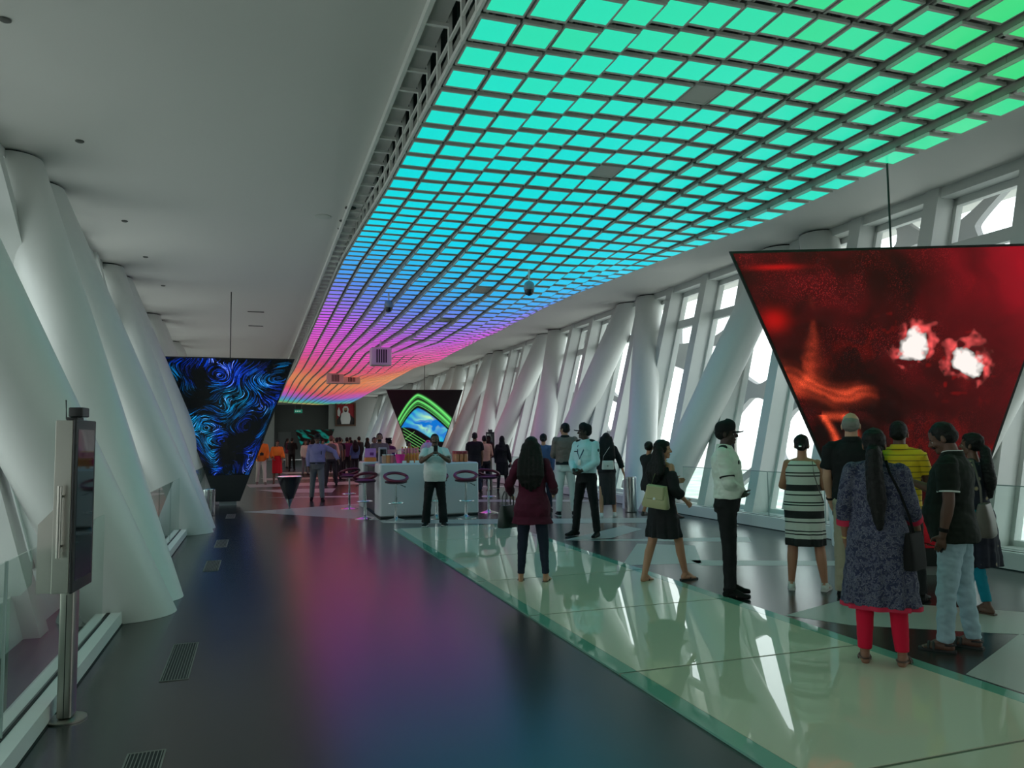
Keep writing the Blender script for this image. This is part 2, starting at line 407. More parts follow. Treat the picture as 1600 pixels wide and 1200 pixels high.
for side, bx, tx in (('left', -1.05, -3.1), ('right', 8.0, 9.95)):
    for k in range(-1, 9):
        ya = 7.75 + PITCH * k; nm = ORD[k + 1]
        if side == 'right': ya += .12
        if ya - 1.85 > 0:
            column(side, (bx, ya), (tx, ya - 1.85), 'white column leaning towards the viewer, %s of its lean along the %s windows' % (nm, side))
        if ya + .8 < 62: column(side, (bx, ya + .8), (tx, ya + 3.6), 'white column leaning away from the viewer, %s of its lean along the %s windows' % (nm, side))

# kerbs and glass balustrades between the column pairs -----------------
rail_g = {}
for side, xk, sg, kh in (('left', LX, -1, .11), ('right', RX, 1, .2)):
    k = -1; segs = []
    for k in range(-1, 9):
        a = 7.75 + PITCH * k + 1.17 + (.12 if side == 'right' else 0); e = a + PITCH - 1.54; ga, ge = a + .52, e - .36 
        if k == -1: a, e = (2.4, 7.42) if side == 'left' else (2.4, 7.5); ga, ge = 3.15, e - .4
        if e > Y1 - 2: break
        segs.append((a, e, ga, ge))
    b = MB()
    for a, e, _, _ in segs: b.bb(min(xk, xk + sg * .2), max(xk, xk + sg * .2), a, e, 0, kh)
    b.m = 1
    for a, e, _, _ in segs: b.bb(min(xk + sg * .085, xk + sg * .115), max(xk + sg * .085, xk + sg * .115), a, e, kh, kh + .004); b.bb(min(xk - sg * .004, xk), max(xk - sg * .004, xk), a, e, 0, .012)
    b.build('baseboard_' + side, [M_WHITE, M_DARKGAP], smooth=False, kind='structure')
    for i, (_, _, a, e) in enumerate(segs):
        r = empty('glass_balustrade', (xk + sg * .1, a, kh), 0, 'clear glass balustrade on the %s kerb, %s bay from the viewer' % (side, ORD[i]), 'railing', 'glass balustrades on the %s kerb' % side)
        nseg = 3; w = (e - a) / nseg
        for j in range(nseg):
            q = MB(); q.bb(-.006, .006, j * w + .006, (j + 1) * w - .006, .002, .74 if side == 'right' else .86); q.build('glass_pane', M_RAIL, r, smooth=False)
            q = MB(); zt = .74 if side == 'right' else .86
            q.bb(-.007, .007, j * w + .004, j * w + .014, .004, zt); (q.bb(-.007, .007, j * w + .014, (j + 1) * w - .012, zt, zt + .012) if side == 'right' else None); q.build('pane_edge', M_RAILEDGE, r, smooth=False)

# glass floor ----------------------------------------------------------
GX0, GX1, GE, GP = 2.27, 4.30, 13.3, 1.71
edges = [13.28, 11.5, 9.75, 8.05, 6.35, 4.61, 2.92, 1.2]
for i in range(len(edges) - 1):
    e, a = edges[i], edges[i + 1]; k = len(edges) - 2 - i
    t = empty('glass_floor_panel', (GX0, a, 0), 0, 'pale green glass floor panel with dark green rims, %s from the viewer' % ORD[k], 'glass floor', 'glass floor panels')
    w, l = GX1 - GX0, e - a; bd = .13; zt = .014
    q = MB(); q.bb(bd, w - bd, .012, l - .012, 0.001, zt); q.build('clear_pane', M_GLASSTOP, t, smooth=False)
    q = MB(); q.bb(0, bd - .004, .012, l - .012, 0.001, zt); q.bb(w - bd + .004, w, .012, l - .012, 0.001, zt)
    if i == 0: q.bb(bd, w - bd, l - .010, l + .08, .001, zt)
    q.build('green_rim', M_GLASSEDGE, t, smooth=False)
    q = MB(); q.bb(0, w, -.012, .011, .001, zt - .003); q.bb(bd - .004, bd, .012, l - .012, .001, zt - .002); q.bb(w - bd, w - bd + .004, .012, l - .012, .001, zt - .002); q.build('joint_strip', M_JOINT, t, smooth=False)

# floor air grilles
for (x, y, l, nm) in ((-.49, 6.02, .96, 'second'), (-.50, 3.85, .96, 'nearest'), (-.50, 10.4, .86, 'third'), (-.48, 12.6, .9, 'fourth'), (-.48, 17.1, .95, 'farthest')):
    t = empty('floor_grille', (x, y, 0), 0, 'dark slotted air grille in the slate floor, %s from the viewer by the left kerb' % nm, 'grille', 'floor air grilles')
    q = MB(); w = .17
    for sx in (-1, 1): q.bb(sx * w / 2 - .004, sx * w / 2 + .004, -l / 2, l / 2, .001, .005)
    for sy in (-1, 1): q.bb(-w / 2, w / 2, sy * l / 2 - .004, sy * l / 2 + .004, .001, .005)
    for k in range(9): q.bb(-w / 2 + w * (k + .75) / 9.5 - .0022, -w / 2 + w * (k + .75) / 9.5 + .0022, -l / 2, l / 2, .001, .004)
    q.build('grille_frame', mat('grille_metal', (.2, .2, .18, 1), .5), t, smooth=False)
    q = MB(); q.bb(-w / 2, w / 2, -l / 2, l / 2, .0013, .002); q.build('grille_slot', M_DARKGAP, t, smooth=False)

# ceiling fittings
for (x, y, r, nm, lab) in ((-2.12, 10.43, .05, 'ceiling_sprinkler', 'small dark sprinkler on the ceiling above the nearest left columns'), (-2.15, 14.06, .05, 'ceiling_sprinkler', 'small sprinkler on the ceiling, second along the left columns'),
        (-2.16, 16.71, .05, 'ceiling_sprinkler', 'small sprinkler on the ceiling, third along the left columns'), (-2.15, 19.7, .05, 'ceiling_sprinkler', 'small sprinkler on the ceiling, fourth along the left columns'), (-2.15, 7.56, .05, 'ceiling_sprinkler', 'small sprinkler in the upper left corner of the ceiling'),
        (1.02, 12.86, .13, 'ceiling_speaker', 'round pale speaker disc flush in the left ceiling'), (1.40, 12.25, .09, 'ceiling_downlight', 'dark round downlight beside the canopy edge, nearest of three'), (1.36, 13.02, .06, 'ceiling_downlight', 'dark round downlight beside the canopy edge, middle of three'), (1.36, 13.52, .04, 'ceiling_downlight', 'dark round downlight beside the canopy edge, farthest of three')):
    q = MB(); q.lathe([(r * .3, -.022), (r * .75, -.02), (r, -.012), (r, -.001)]); q.build(nm, M_TRAY if 'speaker' in nm else mat('fitting_dark', (.10, .10, .09, 1), .6), loc=(x, y, CZ), label=lab, cat='ceiling fitting')
for (x, y, w, lab) in ((-.05, 23.04, .45, 'dark slot air vent in the ceiling, nearer of two before the blue screen'), (-.05, 25.88, .45, 'dark slot air vent in the ceiling, farther of two before the blue screen')):
    q = MB(); q.bb(-w / 2, w / 2, -.05, .05, -.015, -.001); q.build('ceiling_vent', mat('fitting_dark', (0, 0, 0, 1)), loc=(x, y, CZ), smooth=False, label=lab, cat='vent')

# ================================================================ LIGHT CANOPY
def interp(x, xs, ys): return float(np.interp(x, xs, ys))
def can_z(X, Y):
    u = (X - CAN_X0) / (CAN_X1 - CAN_X0)
    zl = interp(Y, [3, 6, 10, 13, 15.5, 18, 22, 30, 36, 45, 55, 65], [4.84, 4.85, 4.92, 5.10, 5.22, 5.20, 5.08, 4.92, 4.84, 4.96, 4.78, 4.66])
    zm = interp(Y, [3, 5, 9, 12, 15, 18, 21, 24, 28, 33, 40, 48, 56, 65], [5.12, 5.12, 5.04, 4.78, 4.46, 4.30, 4.28, 4.44, 4.66, 4.40, 4.60, 4.42, 4.46, 4.50])
    zr = interp(Y, [3, 5.5, 9, 13, 17.4, 20, 23, 30, 35, 47, 55, 65], [4.66, 4.62, 4.58, 4.82, 5.08, 5.05, 4.92, 4.74, 4.98, 4.72, 4.55, 4.45])
    um = interp(Y, [3, 10, 16, 22, 30, 66], [.50, .52, .62, .62, .5, .5])
    if u < um: t = u / um; t = t * t * (3 - 2 * t) * .6 + t * .4; z = zl + (zm - zl) * t
    else: t = (u - um) / (1 - um); t = t ** 2.1; z = zm + (zr - zm) * t
    return min(z + .012 * math.sin(u * 19 + Y * .3), 5.22)
LEDS = [(1.5, (66, 215, 96)), (3, (60, 219, 132)), (4.6, (52, 222, 166)), (6.2, (36, 226, 196)), (8.5, (8, 222, 216)), (12, (0, 214, 236)), (15, (45, 176, 240)), (17, (85, 140, 238)), (19, (140, 115, 236)), (21.5, (205, 90, 236)), (25, (235, 85, 215)), (29, (240, 80, 180)),
        (32, (245, 85, 130)), (36, (250, 115, 95)), (40, (252, 150, 92)), (44, (252, 140, 90)), (48, (248, 92, 100)), (51, (238, 80, 170)), (54, (190, 90, 220)), (57, (90, 140, 225)), (60, (60, 190, 200)), (62, (80, 190, 120)), (64, (230, 200, 110))]
LY = [a for a, _ in LEDS]; LC = np.array([S(*c)[:3] for _, c in LEDS])
crnd = random.Random(11)
def led_col(X, Y):
    t = Y - .36 * (X - CAN_X0) * max(0, min(1, (17 - Y) / 11)) + .5 * mnoise.noise(Vector((X * .6, Y * .5, 0)))
    if Y < 14: t += .55 * crnd.uniform(-1, 1) * max(0, (14 - Y) / 12)
    if 14 < Y < 52: t += 1.3 * math.sin(X * 1.1 + 1.5) * min(1, (Y - 14) / 6)
    if Y >= 52: t += .8 * math.sin(X * 2.0)
    return tuple(float(np.interp(t, LY, LC[:, k])) for k in range(3))
canopy = empty('light_canopy', (CAN_X0, CAN_Y0, CZ), 0, 'rippling rainbow canopy of square light panels hung along the ceiling', 'light canopy')
BLANK = {(7, 4), (7, 9), (7, 14), (7, 20), (7, 27), (7, 34), (7, 42), (8, 4), (8, 0)}
def tilt(X, Y):
    return math.atan((can_z(X, Y + .2) - can_z(X, Y - .2)) / .4)
def panel_geo(i, j, emit_list, cx=None, cy=None):
    X = CAN_X0 + CAN_P * (i + .5); Y = CAN_Y0 + CAN_Q * (j + .5); z = can_z(X, Y); a = tilt(X, Y); rot = Matrix.Rotation(a, 3, 'X')
    return X, Y, z, rot
def put_panel(mb, i, j, cols):
    X, Y, z, rot = panel_geo(i, j, None)
    o = Vector((X, Y, z)) - canopy.location
    f0 = len(mb.f)
    mb.m = 0
    # tray: rim ring and back
    W2, D2 = .166, .186; w2, d2 = .150, .158
    P = lambda x, y, zz: o + rot @ Vector((x, y, zz))
    vs = [P(sx * W2, sy * D2, zz) for zz in (0, .032) for sx, sy in ((-1, -1), (1, -1), (1, 1), (-1, 1))] + [P(sx * w2, sy * d2, 0) for sx, sy in ((-1, -1), (1, -1), (1, 1), (-1, 1))] + [P(sx * w2, sy * d2, .004) for sx, sy in ((-1, -1), (1, -1), (1, 1), (-1, 1))]
    mb.add(vs, [(4, 5, 6, 7), (0, 1, 5, 4), (1, 2, 6, 5), (2, 3, 7, 6), (3, 0, 4, 7), (0, 8, 9, 1), (1, 9, 10, 2), (2, 10, 11, 3), (3, 11, 8, 0), (8, 12, 13, 9), (9, 13, 14, 10), (10, 14, 15, 11), (11, 15, 12, 8)])
    mb.m = 0 if (i, j) in BLANK else 1
    mb.add([vs[12], vs[13], vs[14], vs[15]], [(0, 1, 2, 3)])
    c = led_col(X, Y)
    cols += [c] * (len(mb.f) - f0)
def panels_obj(name, lst, kind=None):
    mb = MB(); cols = []
    for i, j in lst: put_panel(mb, i, j, cols)
    me = bpy.data.meshes.new(name); me.from_pydata(mb.v, [], mb.f); me.materials.append(M_TRAY); me.materials.append(M_LED); me.polygons.foreach_set('material_index', mb.mi)
    at = me.color_attributes.new('led', 'FLOAT_COLOR', 'CORNER'); arr = np.ones((len(me.loops), 4), np.float32)
    for pl, c in zip(me.polygons, cols): arr[pl.loop_start:pl.loop_start + pl.loop_total, :3] = c
    at.data.foreach_set('color', arr.ravel()); me.update()
    return link(name, me, canopy, kind=kind)
allp = [(i, j) for j in range(CAN_M) for i in range(CAN_N) if not (j > CAN_M - 7 and i > 9 + (CAN_M - j) // 2)]
def size_in_view(ij):
    X, Y, z, _ = panel_geo(ij[0], ij[1], None); v = Vector((X, Y, z - CAM_H)); dz = v.dot(cf)
    if dz < .5: return 0
    px = 800 + FPX * v.dot(cr) / dz; py = 600 - FPX * v.dot(cu) / dz
    return (1 / dz ** 2) if -20 < px < 1640 and -20 < py < 1200 else 0
order = sorted(allp, key=size_in_view, reverse=True); near = set(order[:100])
for ij in order[:100]: panels_obj('light_panel', [ij])
panels_obj('farther_light_panels', [q for q in allp if q not in near], 'stuff')
# strip carriers, side plates, hangers, left edge bracket
b = MB(); sw = MB()
for i in range(CAN_N):
    X = CAN_X0 + CAN_P * (i + .5)
    for j in range(CAN_M - 1):
        if (i, j) not in near and j % 1: continue
        Y = CAN_Y0 + CAN_Q * (j + .5); Yb = Y + CAN_Q
        za, zb = can_z(X, Y) + .04, can_z(X, Yb) + .04
        a = Vector((X - .163, Y, za - .005)) - canopy.location; c = Vector((X - .163, Yb - .004, zb - .005)) - canopy.location; hgt = .17; w = .003
        sw.add([a + Vector((-w, 0, 0)), a + Vector((w, 0, 0)), a + Vector((w, 0, hgt)), a + Vector((-w, 0, hgt)), c + Vector((-w, 0, 0)), c + Vector((w, 0, 0)), c + Vector((w, 0, hgt)), c + Vector((-w, 0, hgt))],
               [(0, 1, 2, 3), (7, 6, 5, 4), (0, 4, 5, 1), (1, 5, 6, 2), (2, 6, 7, 3), (3, 7, 4, 0)])
        for sx in (-.11, .11):
            a = Vector((X + sx, Y, za)) - canopy.location; c = Vector((X + sx, Yb, zb)) - canopy.location; w = .012; hgt = .03
            b.add([a + Vector((-w, 0, 0)), a + Vector((w, 0, 0)), a + Vector((w, 0, hgt)), a + Vector((-w, 0, hgt)), c + Vector((-w, 0, 0)), c + Vector((w, 0, 0)), c + Vector((w, 0, hgt)), c + Vector((-w, 0, hgt))],
                  [(0, 1, 2, 3), (7, 6, 5, 4), (0, 4, 5, 1), (1, 5, 6, 2), (2, 6, 7, 3), (3, 7, 4, 0)])
b.build('strip_carriers', M_TRAY, canopy, smooth=False, kind='stuff')
sw.build('strip_side_plates', mat('side_plate_grey', (.27, .265, .24, 1), .6), canopy, smooth=False, kind='stuff')
b = MB()
for i in range(CAN_N):
    for j in range(CAN_M):
        X = CAN_X0 + CAN_P * (i + .5); Y = CAN_Y0 + CAN_Q * (j + .0); z = can_z(X, Y)
        top = CZ + .84 if X < 6.66 else CZ - .002
        o = Vector((X, Y, 0)) - canopy.location
        b.bb(o.x - .014, o.x + .014, o.y - .008, o.y + .008, z + .06 - CZ, top - CZ)
b.build('hanger_rods', M_HANG, canopy, smooth=False, kind='stuff')
b = MB()
for j in range(CAN_M):
    Y = CAN_Y0 + CAN_Q * j - canopy.location.y; z = can_z(CAN_X0, CAN_Y0 + CAN_Q * j) - CZ
    b.bb(-.035, .0, Y - .02, Y + .02, z, .75); b.bb(-.26, -.002, Y - .018, Y + .018, -.075, -.04)
    if j < CAN_M - 1:
        z2 = can_z(CAN_X0, CAN_Y0 + CAN_Q * (j + 1)) - CZ; Yn = Y + CAN_Q
        for dz, hh in ((.0, .05), (.22, .03)):
            b.add([(x, y, zz + dz + k) for x in (-.03, -.005) for (y, zz) in ((Y, z), (Yn, z2)) for k in (0, hh)], [(0, 1, 3, 2), (4, 6, 7, 5), (0, 4, 5, 1), (2, 3, 7, 6), (0, 2, 6, 4), (1, 5, 7, 3)])
b.bb(-.28, -.24, 0, CAN_M * CAN_Q, -.085, -.002)
b.build('edge_bracket', mat('bracket_white', (.82, .82, .78, 1), .5), canopy, smooth=False)
# hanging equipment boxes and dome cameras
for (x, y, z, w, hh, lab) in ((3.65, 23.7, 3.86, .62, .55, 'pale slotted equipment box hung below the pink panels'), (3.35, 35.1, 4.12, .72, .45, 'pale equipment box hung below the orange panels, nearer the left'), (4.20, 36.2, 4.20, .8, .35, 'pale equipment box hung below the orange panels, nearer the right')):
    t = empty('ceiling_projector', (x, y, z), 0, lab, 'equipment box')
    q = MB(); q.rbox((0, 0, hh / 2), (w, .45, hh), .03); q.build('housing', mat('pale_plastic', (.62, .58, .55, 1), .5), t)
    q = MB()
    for k in range(5): q.bb(-.16 + k * .07, -.12 + k * .07, -.232, -.2255, .08, hh - .06)
    q.build('vent_slots', M_BLACK, t, smooth=False)
    q = MB(); q.cyl((0, 0, hh), (0, 0, CZ + .8 - z), .025, 12); q.build('drop_pole', M_TRAY, t)
for (x, y, z, lab) in ((2.85, 17.3, 4.55, 'grey dome camera hung below the violet panels, left of two'), (4.76, 13.1, 4.26, 'grey dome camera hung below the blue panels, right of two')):
    t = empty('dome_camera', (x, y, z), 0, lab, 'security camera', 'dome cameras under the canopy')
    q = MB(); q.lathe([(.05, .19), (.085, .16), (.1, .1), (.1, .04), (.094, .03)]); q.build('housing', mat('camera_grey', (.30, .31, .34, 1), .4), t)
    q = MB(); q.lathe([(.092, .03), (.085, -.02), (.06, -.058), (.02, -.075), (.004, -.078)]); q.build('dome', mat('smoked_dome', (.03, .03, .04, 1), .08), t)
    q = MB(); q.cyl((0, 0, .19), (0, 0, CZ + .8 - z), .018, 10); q.build('drop_pole', M_TRAY, t)

# ================================================================ LED SCREENS
def vnoise(x, y, seed):
    rs = np.random.RandomState(seed); G = rs.rand(256, 256)
    xi = np.floor(x).astype(int); yi = np.floor(y).astype(int); fx = x - xi; fy = y - yi; fx = fx * fx * (3 - 2 * fx); fy = fy * fy * (3 - 2 * fy)
    g = lambda a, c: G[a % 256, c % 256]
    return (g(xi, yi) * (1 - fx) + g(xi + 1, yi) * fx) * (1 - fy) + (g(xi, yi + 1) * (1 - fx) + g(xi + 1, yi + 1) * fx) * fy
def fbm(x, y, seed, o=5):
    s = 0; a = .5
    for k in range(o): s = s + a * vnoise(x * 2 ** k, y * 2 ** k, seed + k); a *= .5
    return s
def blur(a, k=1):
    for _ in range(k):
        a = (a + np.roll(a, 1, 0) + np.roll(a, -1, 0) + np.roll(a, 1, 1) + np.roll(a, -1, 1)) / 5
    return a
def art_blue(x, y):               # x, y arrays over the screen in metres, y from 0 (bottom) to top
    ny, nx = x.shape; img = np.zeros((ny, nx)); rs = np.random.RandomState(4)
    n = 2600; px = rs.rand(n) * nx; py = rs.rand(n) * ny; w = rs.rand(n) ** 2 * .9 + .12
    sc = 3.6 / nx
    dens = fbm(px * sc * 1.1 + 20, py * sc * 1.4 + 7, 31, 3); w = w * np.clip((dens - .30) * 4, .08, 1.4)
    psi = lambda X, Y: fbm(X * sc * .62 + 3, Y * sc * 1.05 + 5, 12, 2) - .0011 * Y * (1 + .5 * np.sin(X * sc * 1.3))
    for _ in range(70):
        e = 2.0; vx = (psi(px, py + e) - psi(px, py - e)); vy = -(psi(px + e, py) - psi(px - e, py)); sp_ = np.sqrt(vx * vx + vy * vy) + .004
        px = px + vx / sp_ * .7; py = py + vy / sp_ * .7
        xi = np.clip(px, 0, nx - 1).astype(int); yi = np.clip(py, 0, ny - 1).astype(int)
        ok = (px > 0) & (px < nx) & (py > 0) & (py < ny)
        np.add.at(img, (yi[ok], xi[ok]), w[ok] * .42)
    img = img * .95 + blur(img, 3) * .18
    gl = fbm(x * 1.2 + 9, y * 1.5 + 2, 55, 3); v = np.clip(img * 1.5 - .14, 0, 2.6)
    cy = np.clip((gl - .42) * 4, 0, 1) + np.clip(v - 1.1, 0, 1) * .6
    rC = np.clip(v - 1.5, 0, 1) * .5; gC = v * (.06 + .34 * np.clip(cy, 0, 1)); bC = v * .85
    return np.stack([rC, gC, bC], -1)
def art_red(x, y):
    qx = fbm(x * .8 + 3, y * .8 + 9, 71, 4) - .47; qy = fbm(x * .8 + 13, y * .8 + 2, 72, 4) - .47
    f = fbm(x * .9 + 4 + 2.2 * qx, y * .9 + 1 + 2.2 * qy, 3, 5); g = fbm(x * 3.1 + 1.5 * qx, y * 3.1 + 8, 17, 4); sp = np.random.RandomState(8).rand(*x.shape)
    edge = np.clip((x + .05) / 1.75, 0, 1); up = np.clip((y - 1.7) / 1.8, 0, 1)
    base = .010 + .075 * np.clip((f - .42) * 3.2, 0, 1) ** 1.6 + 1.05 * edge ** 2.1 * (.22 + .78 * up) * np.clip(.25 + 1.5 * (f - .2), 0, 1.3)
    base = base * (1 - .7 * np.exp(-(((x - .05) / .5) ** 2 + ((y - 3.3) / .3) ** 2)))
    veins = np.clip(1 - np.abs(f - .47) * 22, 0, 1) * np.clip((g - .38) * 4, 0, 1)
    dust = (sp > .9) * np.clip((g - .36) * 2.4, 0, 1) * (.10 + .5 * np.clip((f - .35) * 3, 0, 1))
    r = base + .05 * veins + dust * .7; gr = base * .004 + dust * .04; bl = base * .035 + dust * .04
    # glowing wave on the left: a strand running down into a bright crest
    cx = -1.02 + .16 * np.sin((y - 2.0) * 2.2) - .10 * np.clip(2.6 - y, 0, 1) + .5 * qx; wd = .035 + .20 * np.clip(2.75 - y, 0, .8)
    rd = np.exp(-((x - cx) / wd) ** 2) * np.clip((y - 1.95) / .2, 0, 1) * np.clip((3.15 - y) / .7, 0, 1) * np.clip((g - .3) * 4, 0, 1.2)
    cr = 2.10 - .55 * np.clip(x + 1.0, 0, 2) ** 1.5 - .12 * np.sin(x * 6) + .5 * qy
    band = np.exp(-((y - cr) / (.11 - .04 * (x + 1))) ** 2) * np.clip((-.25 - x) / .25, 0, 1) * np.clip((np.sin((y - cr) * 60 + g * 9) * .3 + .9) * (g + .2), 0, 1.3)
    hx = -.86 + .12 * np.sin((1.72 - y) * 5); hook = (np.exp(-((x - hx) / .035) ** 2) + np.exp(-((x - hx - .26 + .25 * (1.75 - y)) / .05) ** 2) * .8) * (y < 1.78) * (y > .9) * np.clip((g - .28) * 5, 0, 1.2)
    top = np.exp(-((y - 1.76) / .04) ** 2) * (x > -.9) * (x < -.6) * .8
    k = np.clip(rd * .55 + band * 1.0 + hook * .8 + top * .7, 0, 1.3) * (.45 + .75 * sp)
    hole = np.exp(-(((x + .62) / .5) ** 2 + ((y - 1.62) / .22) ** 2) * 1.2)
    r = r * (1 - .85 * hole) + k * .85; gr = gr + k * .085; bl = bl + k * .03
    for (bx, by, br, sd) in ((.11, 2.55, .25, 1), (.71, 2.36, .24, 2)):
        d = np.sqrt((x - bx) ** 2 + ((y - by) * 1.12) ** 2); nn = fbm(x * 5 + sd, y * 5, 40 + sd, 4); n2 = fbm(x * 11 + sd, y * 11, 60 + sd, 2)
        core = np.clip((br * (.25 + 1.25 * nn) - d) / .05, 0, 1); halo = np.clip((br * (.55 + 1.5 * nn) - d) / .08, 0, 1) * np.clip((n2 - .25) * 4, 0, 1); far = np.exp(-(d / .42) ** 2) * np.clip((n2 - .5) * 6, 0, 1) * .4
        r = np.maximum(r, np.maximum(core, np.maximum(halo * .95, far))); gr = np.maximum(gr, np.maximum(core * .93, halo * .10)); bl = np.maximum(bl, np.maximum(core * .88, halo * .10))
    sm = np.exp(-(((x + 1.35) / .25) ** 2 + ((y - 3.47) / .03) ** 2)) * .35 + np.exp(-(((x + 1.38) / .14) ** 2 + ((y - 2.86) / .12) ** 2)) * .38
    return np.stack([np.clip(r + sm, 0, 1), gr, bl], -1)
def art_green(x, y):
    arc = lambda drop: 3.50 - drop - np.where(x < -.3, 1.15 * (np.abs(x + .3) / .9) ** 1.5, .95 * (np.abs(x + .3) / 1.3) ** 1.35)
    line = lambda c, wd, st: np.exp(-((y - c) / wd) ** 2) * st
    r = 0 * x; g = 0 * x; b = 0 * x
    for d0, wd, st in ((0, .05, 1.), (.26, .045, .95), (.10, .016, .35), (.36, .014, .4), (.44, .02, .5)):
        ln = line(arc(d0), wd * (1 + .5 * np.abs(x + .3)), st) * (x > -1.3) * (x < 1.25); r += ln * .16; g += ln * .85; b += ln * .18
    lo = 2.08 - .30 * (x + 1.1) - .12 * np.sin(x * 3); hi = arc(.55)
    inside = np.clip((hi - y) / .05, 0, 1) * np.clip((y - lo) / .05, 0, 1)
    qx = fbm(x * 1.4 + 3, y * 1.4, 81, 3) - .45; f = fbm(x * 1.6 + 2.5 * qx, y * 2.4 + 2.5 * qx + 5, 23, 4)
    fold = np.clip(np.sin((y + .45 * x + 1.1 * qx) * 15) * .5 + .5, 0, 1); core = np.exp(-(((x - .25) / .55) ** 2 + ((y - 2.25) / .42) ** 2)) * np.clip((f - .30) * 4, 0, 1)
    r += inside * core * (.35 + .5 * fold); g += inside * (.17 + .25 * fold * (f > .42) + .75 * core); b += inside * (.62 - .30 * core * fold)
    for k in range(6):
        ln = line(1.95 - .62 * (x + .75) - .13 * k, .016, .6) * (x > -.95) * (y < lo + .1); r += ln * .22; g += ln * .8; b += ln * .2
    ln = line(1.55 + .8 * (x + .9), .014, .5) * (x < -.45); r += ln * .3; g += ln * .8; b += ln * .2
    return np.stack([np.clip(r, 0, 1), np.clip(g, 0, 1), np.clip(b, 0, 1)], -1)
def screen(a, c, ztop, half_top, half_bot, zpic, art, res, label, lit):
    """inverted tapering screen; a, c are the ends of the top edge on plan, seen from the hall left to right"""
    a = Vector((a[0], a[1], 0)); c = Vector((c[0], c[1], 0)); mid = (a + c) / 2; d = (c - a).normalized(); nrm = Vector((d.y, -d.x, 0))
    if nrm.dot(-mid) < 0: nrm = -nrm
    rz = math.atan2(d.y, d.x)
    t = empty('led_screen', (mid.x, mid.y, 0), rz, label, 'screen')
    zb = .1; hw = lambda z: half_bot + (half_top - half_bot) * (z - zb) / (ztop - zb)
    b = MB(); th = .26
    prof = lambda z, g: [(-hw(z) - g, 0), (hw(z) + g, 0), (hw(z) + g, .03), (hw(z) * .86 - .06, th), (-hw(z) * .86 + .06, th), (-hw(z) - g, .03)]
    b.rings([[Vector((x, y, z)) for x, y in prof(z, .03)] for z in (zb, ztop + .03)]); b.build('cabinet', M_BLACK, t, smooth=False)
    b = MB(); b.bb(-half_bot * .8, half_bot * .8, .03, th - .03, 0, zb); b.build('plinth', mat('plinth_grey', (.25, .25, .25, 1), .5), t, smooth=False)
    nx = res; ny = int(res * (ztop - zpic) / (2 * half_top)); U, V = np.meshgrid(np.linspace(-1, 1, nx), np.linspace(0, 1, ny))
    z = zpic + (ztop - zpic) * V; hwz = half_bot + (half_top - half_bot) * (z - zb) / (ztop - zb); x = U * hwz
    co = np.stack([x, np.full_like(x, -.006), z], -1).reshape(-1, 3)
    k = np.arange(nx * ny).reshape(ny, nx); F = np.stack([k[:-1, :-1], k[:-1, 1:], k[1:, 1:], k[1:, :-1]], -1).reshape(-1, 4)
    me = bpy.data.meshes.new('display'); me.from_pydata(co.tolist(), [], F.tolist()); me.materials.append(M_SCREEN)
    gx, gy = np.meshgrid(np.linspace(-half_top, half_top, nx), np.linspace(zpic, ztop, ny))
    img = art(x, z) if art is not art_blue else art_blue(gx, gy)
    at = me.color_attributes.new('led', 'FLOAT_COLOR', 'POINT'); C = np.ones((nx * ny, 4), np.float32); C[:, :3] = img.reshape(-1, 3) * lit
    at.data.foreach_set('color', C.ravel()); me.update()
    link('display', me, t)
    if ztop > 3:
        b = MB(); b.cyl((-.0, th / 2, ztop + .03), (-.0, th / 2, CZ), .012, 8); b.build('hanging_rod', M_BLACK, t)
    return t
screen((-2.13, 20.0), (.865, 20.0), 3.6, 1.5, .25, .74, art_blue, 460, 'tall black tapering screen with swirling blue light lines by the left columns', 1.0)
screen((5.17, 7.36), (8.54, 5.98), 3.64, 1.82, .42, .3, art_red, 560, 'huge black tapering screen glowing red with two white flares behind the visitors', 1.0)
screen((5.38, 33.1), (8.62, 32.6), 3.71, 1.64, .3, .7, art_green, 360, 'distant black tapering screen with green and cyan loops beyond the white counter', 1.0)
screen((2.0, 42.5), (4.0, 42.4), 2.15, 1.0, .3, 1.1, lambda x, y: np.stack([0 * x, .16 * np.clip((fbm(x * 2, y * 5 + x * 2, 9, 4) - .46) * 9, 0, 1), .13 * np.clip((fbm(x * 2, y * 5 + x * 2, 9, 4) - .46) * 9, 0, 1)], -1), 120, 'small far tapering screen with teal shapes before the dark portal', .8)

# ================================================================ COUNTER, STOOLS AND STANDS
M_GLOSSW = mat('white_counter_laminate', (.60, .61, .62, 1), .22)
M_MOSAIC = ramp_mat('dark_mosaic', 'cell', [(0, S(120, 90, 110)), (.2, S(60, 44, 58)), (.4, S(30, 24, 32)), (1, S(24, 20, 26))], 26, .4, 'CONSTANT')
M_MAROON = mat('maroon_vinyl', S(104, 14, 44), .35); M_MAROOND = mat('dark_maroon_vinyl', S(54, 14, 34), .4)
CX0, CX1, CY0, CY1, CTZ = 2.33, 4.37, 15.22, 18.5, 1.08
t = empty('sales_counter', (CX0, CY0, 0), 0, 'white island counter covered with sweets and gifts before the green screen', 'counter')
w, l = CX1 - CX0, CY1 - CY0
b = MB(); b.rbox((w / 2, .36, CTZ / 2 + .015), (w, .72, CTZ - .03), .05, 5); b.build('front_block', M_GLOSSW, t)
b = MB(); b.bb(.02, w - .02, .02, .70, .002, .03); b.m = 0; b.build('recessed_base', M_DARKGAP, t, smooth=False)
b = MB(); b.rbox((.2, l - .35, CTZ / 2 - .01), (.4, .7, CTZ - .03), .04, 4); b.build('rear_block', M_GLOSSW, t)
b = MB(); b.rbox((w - .2, l - .9, CTZ / 2 - .01), (.4, 1.8, CTZ - .03), .04, 4); b.build('side_block', M_GLOSSW, t)
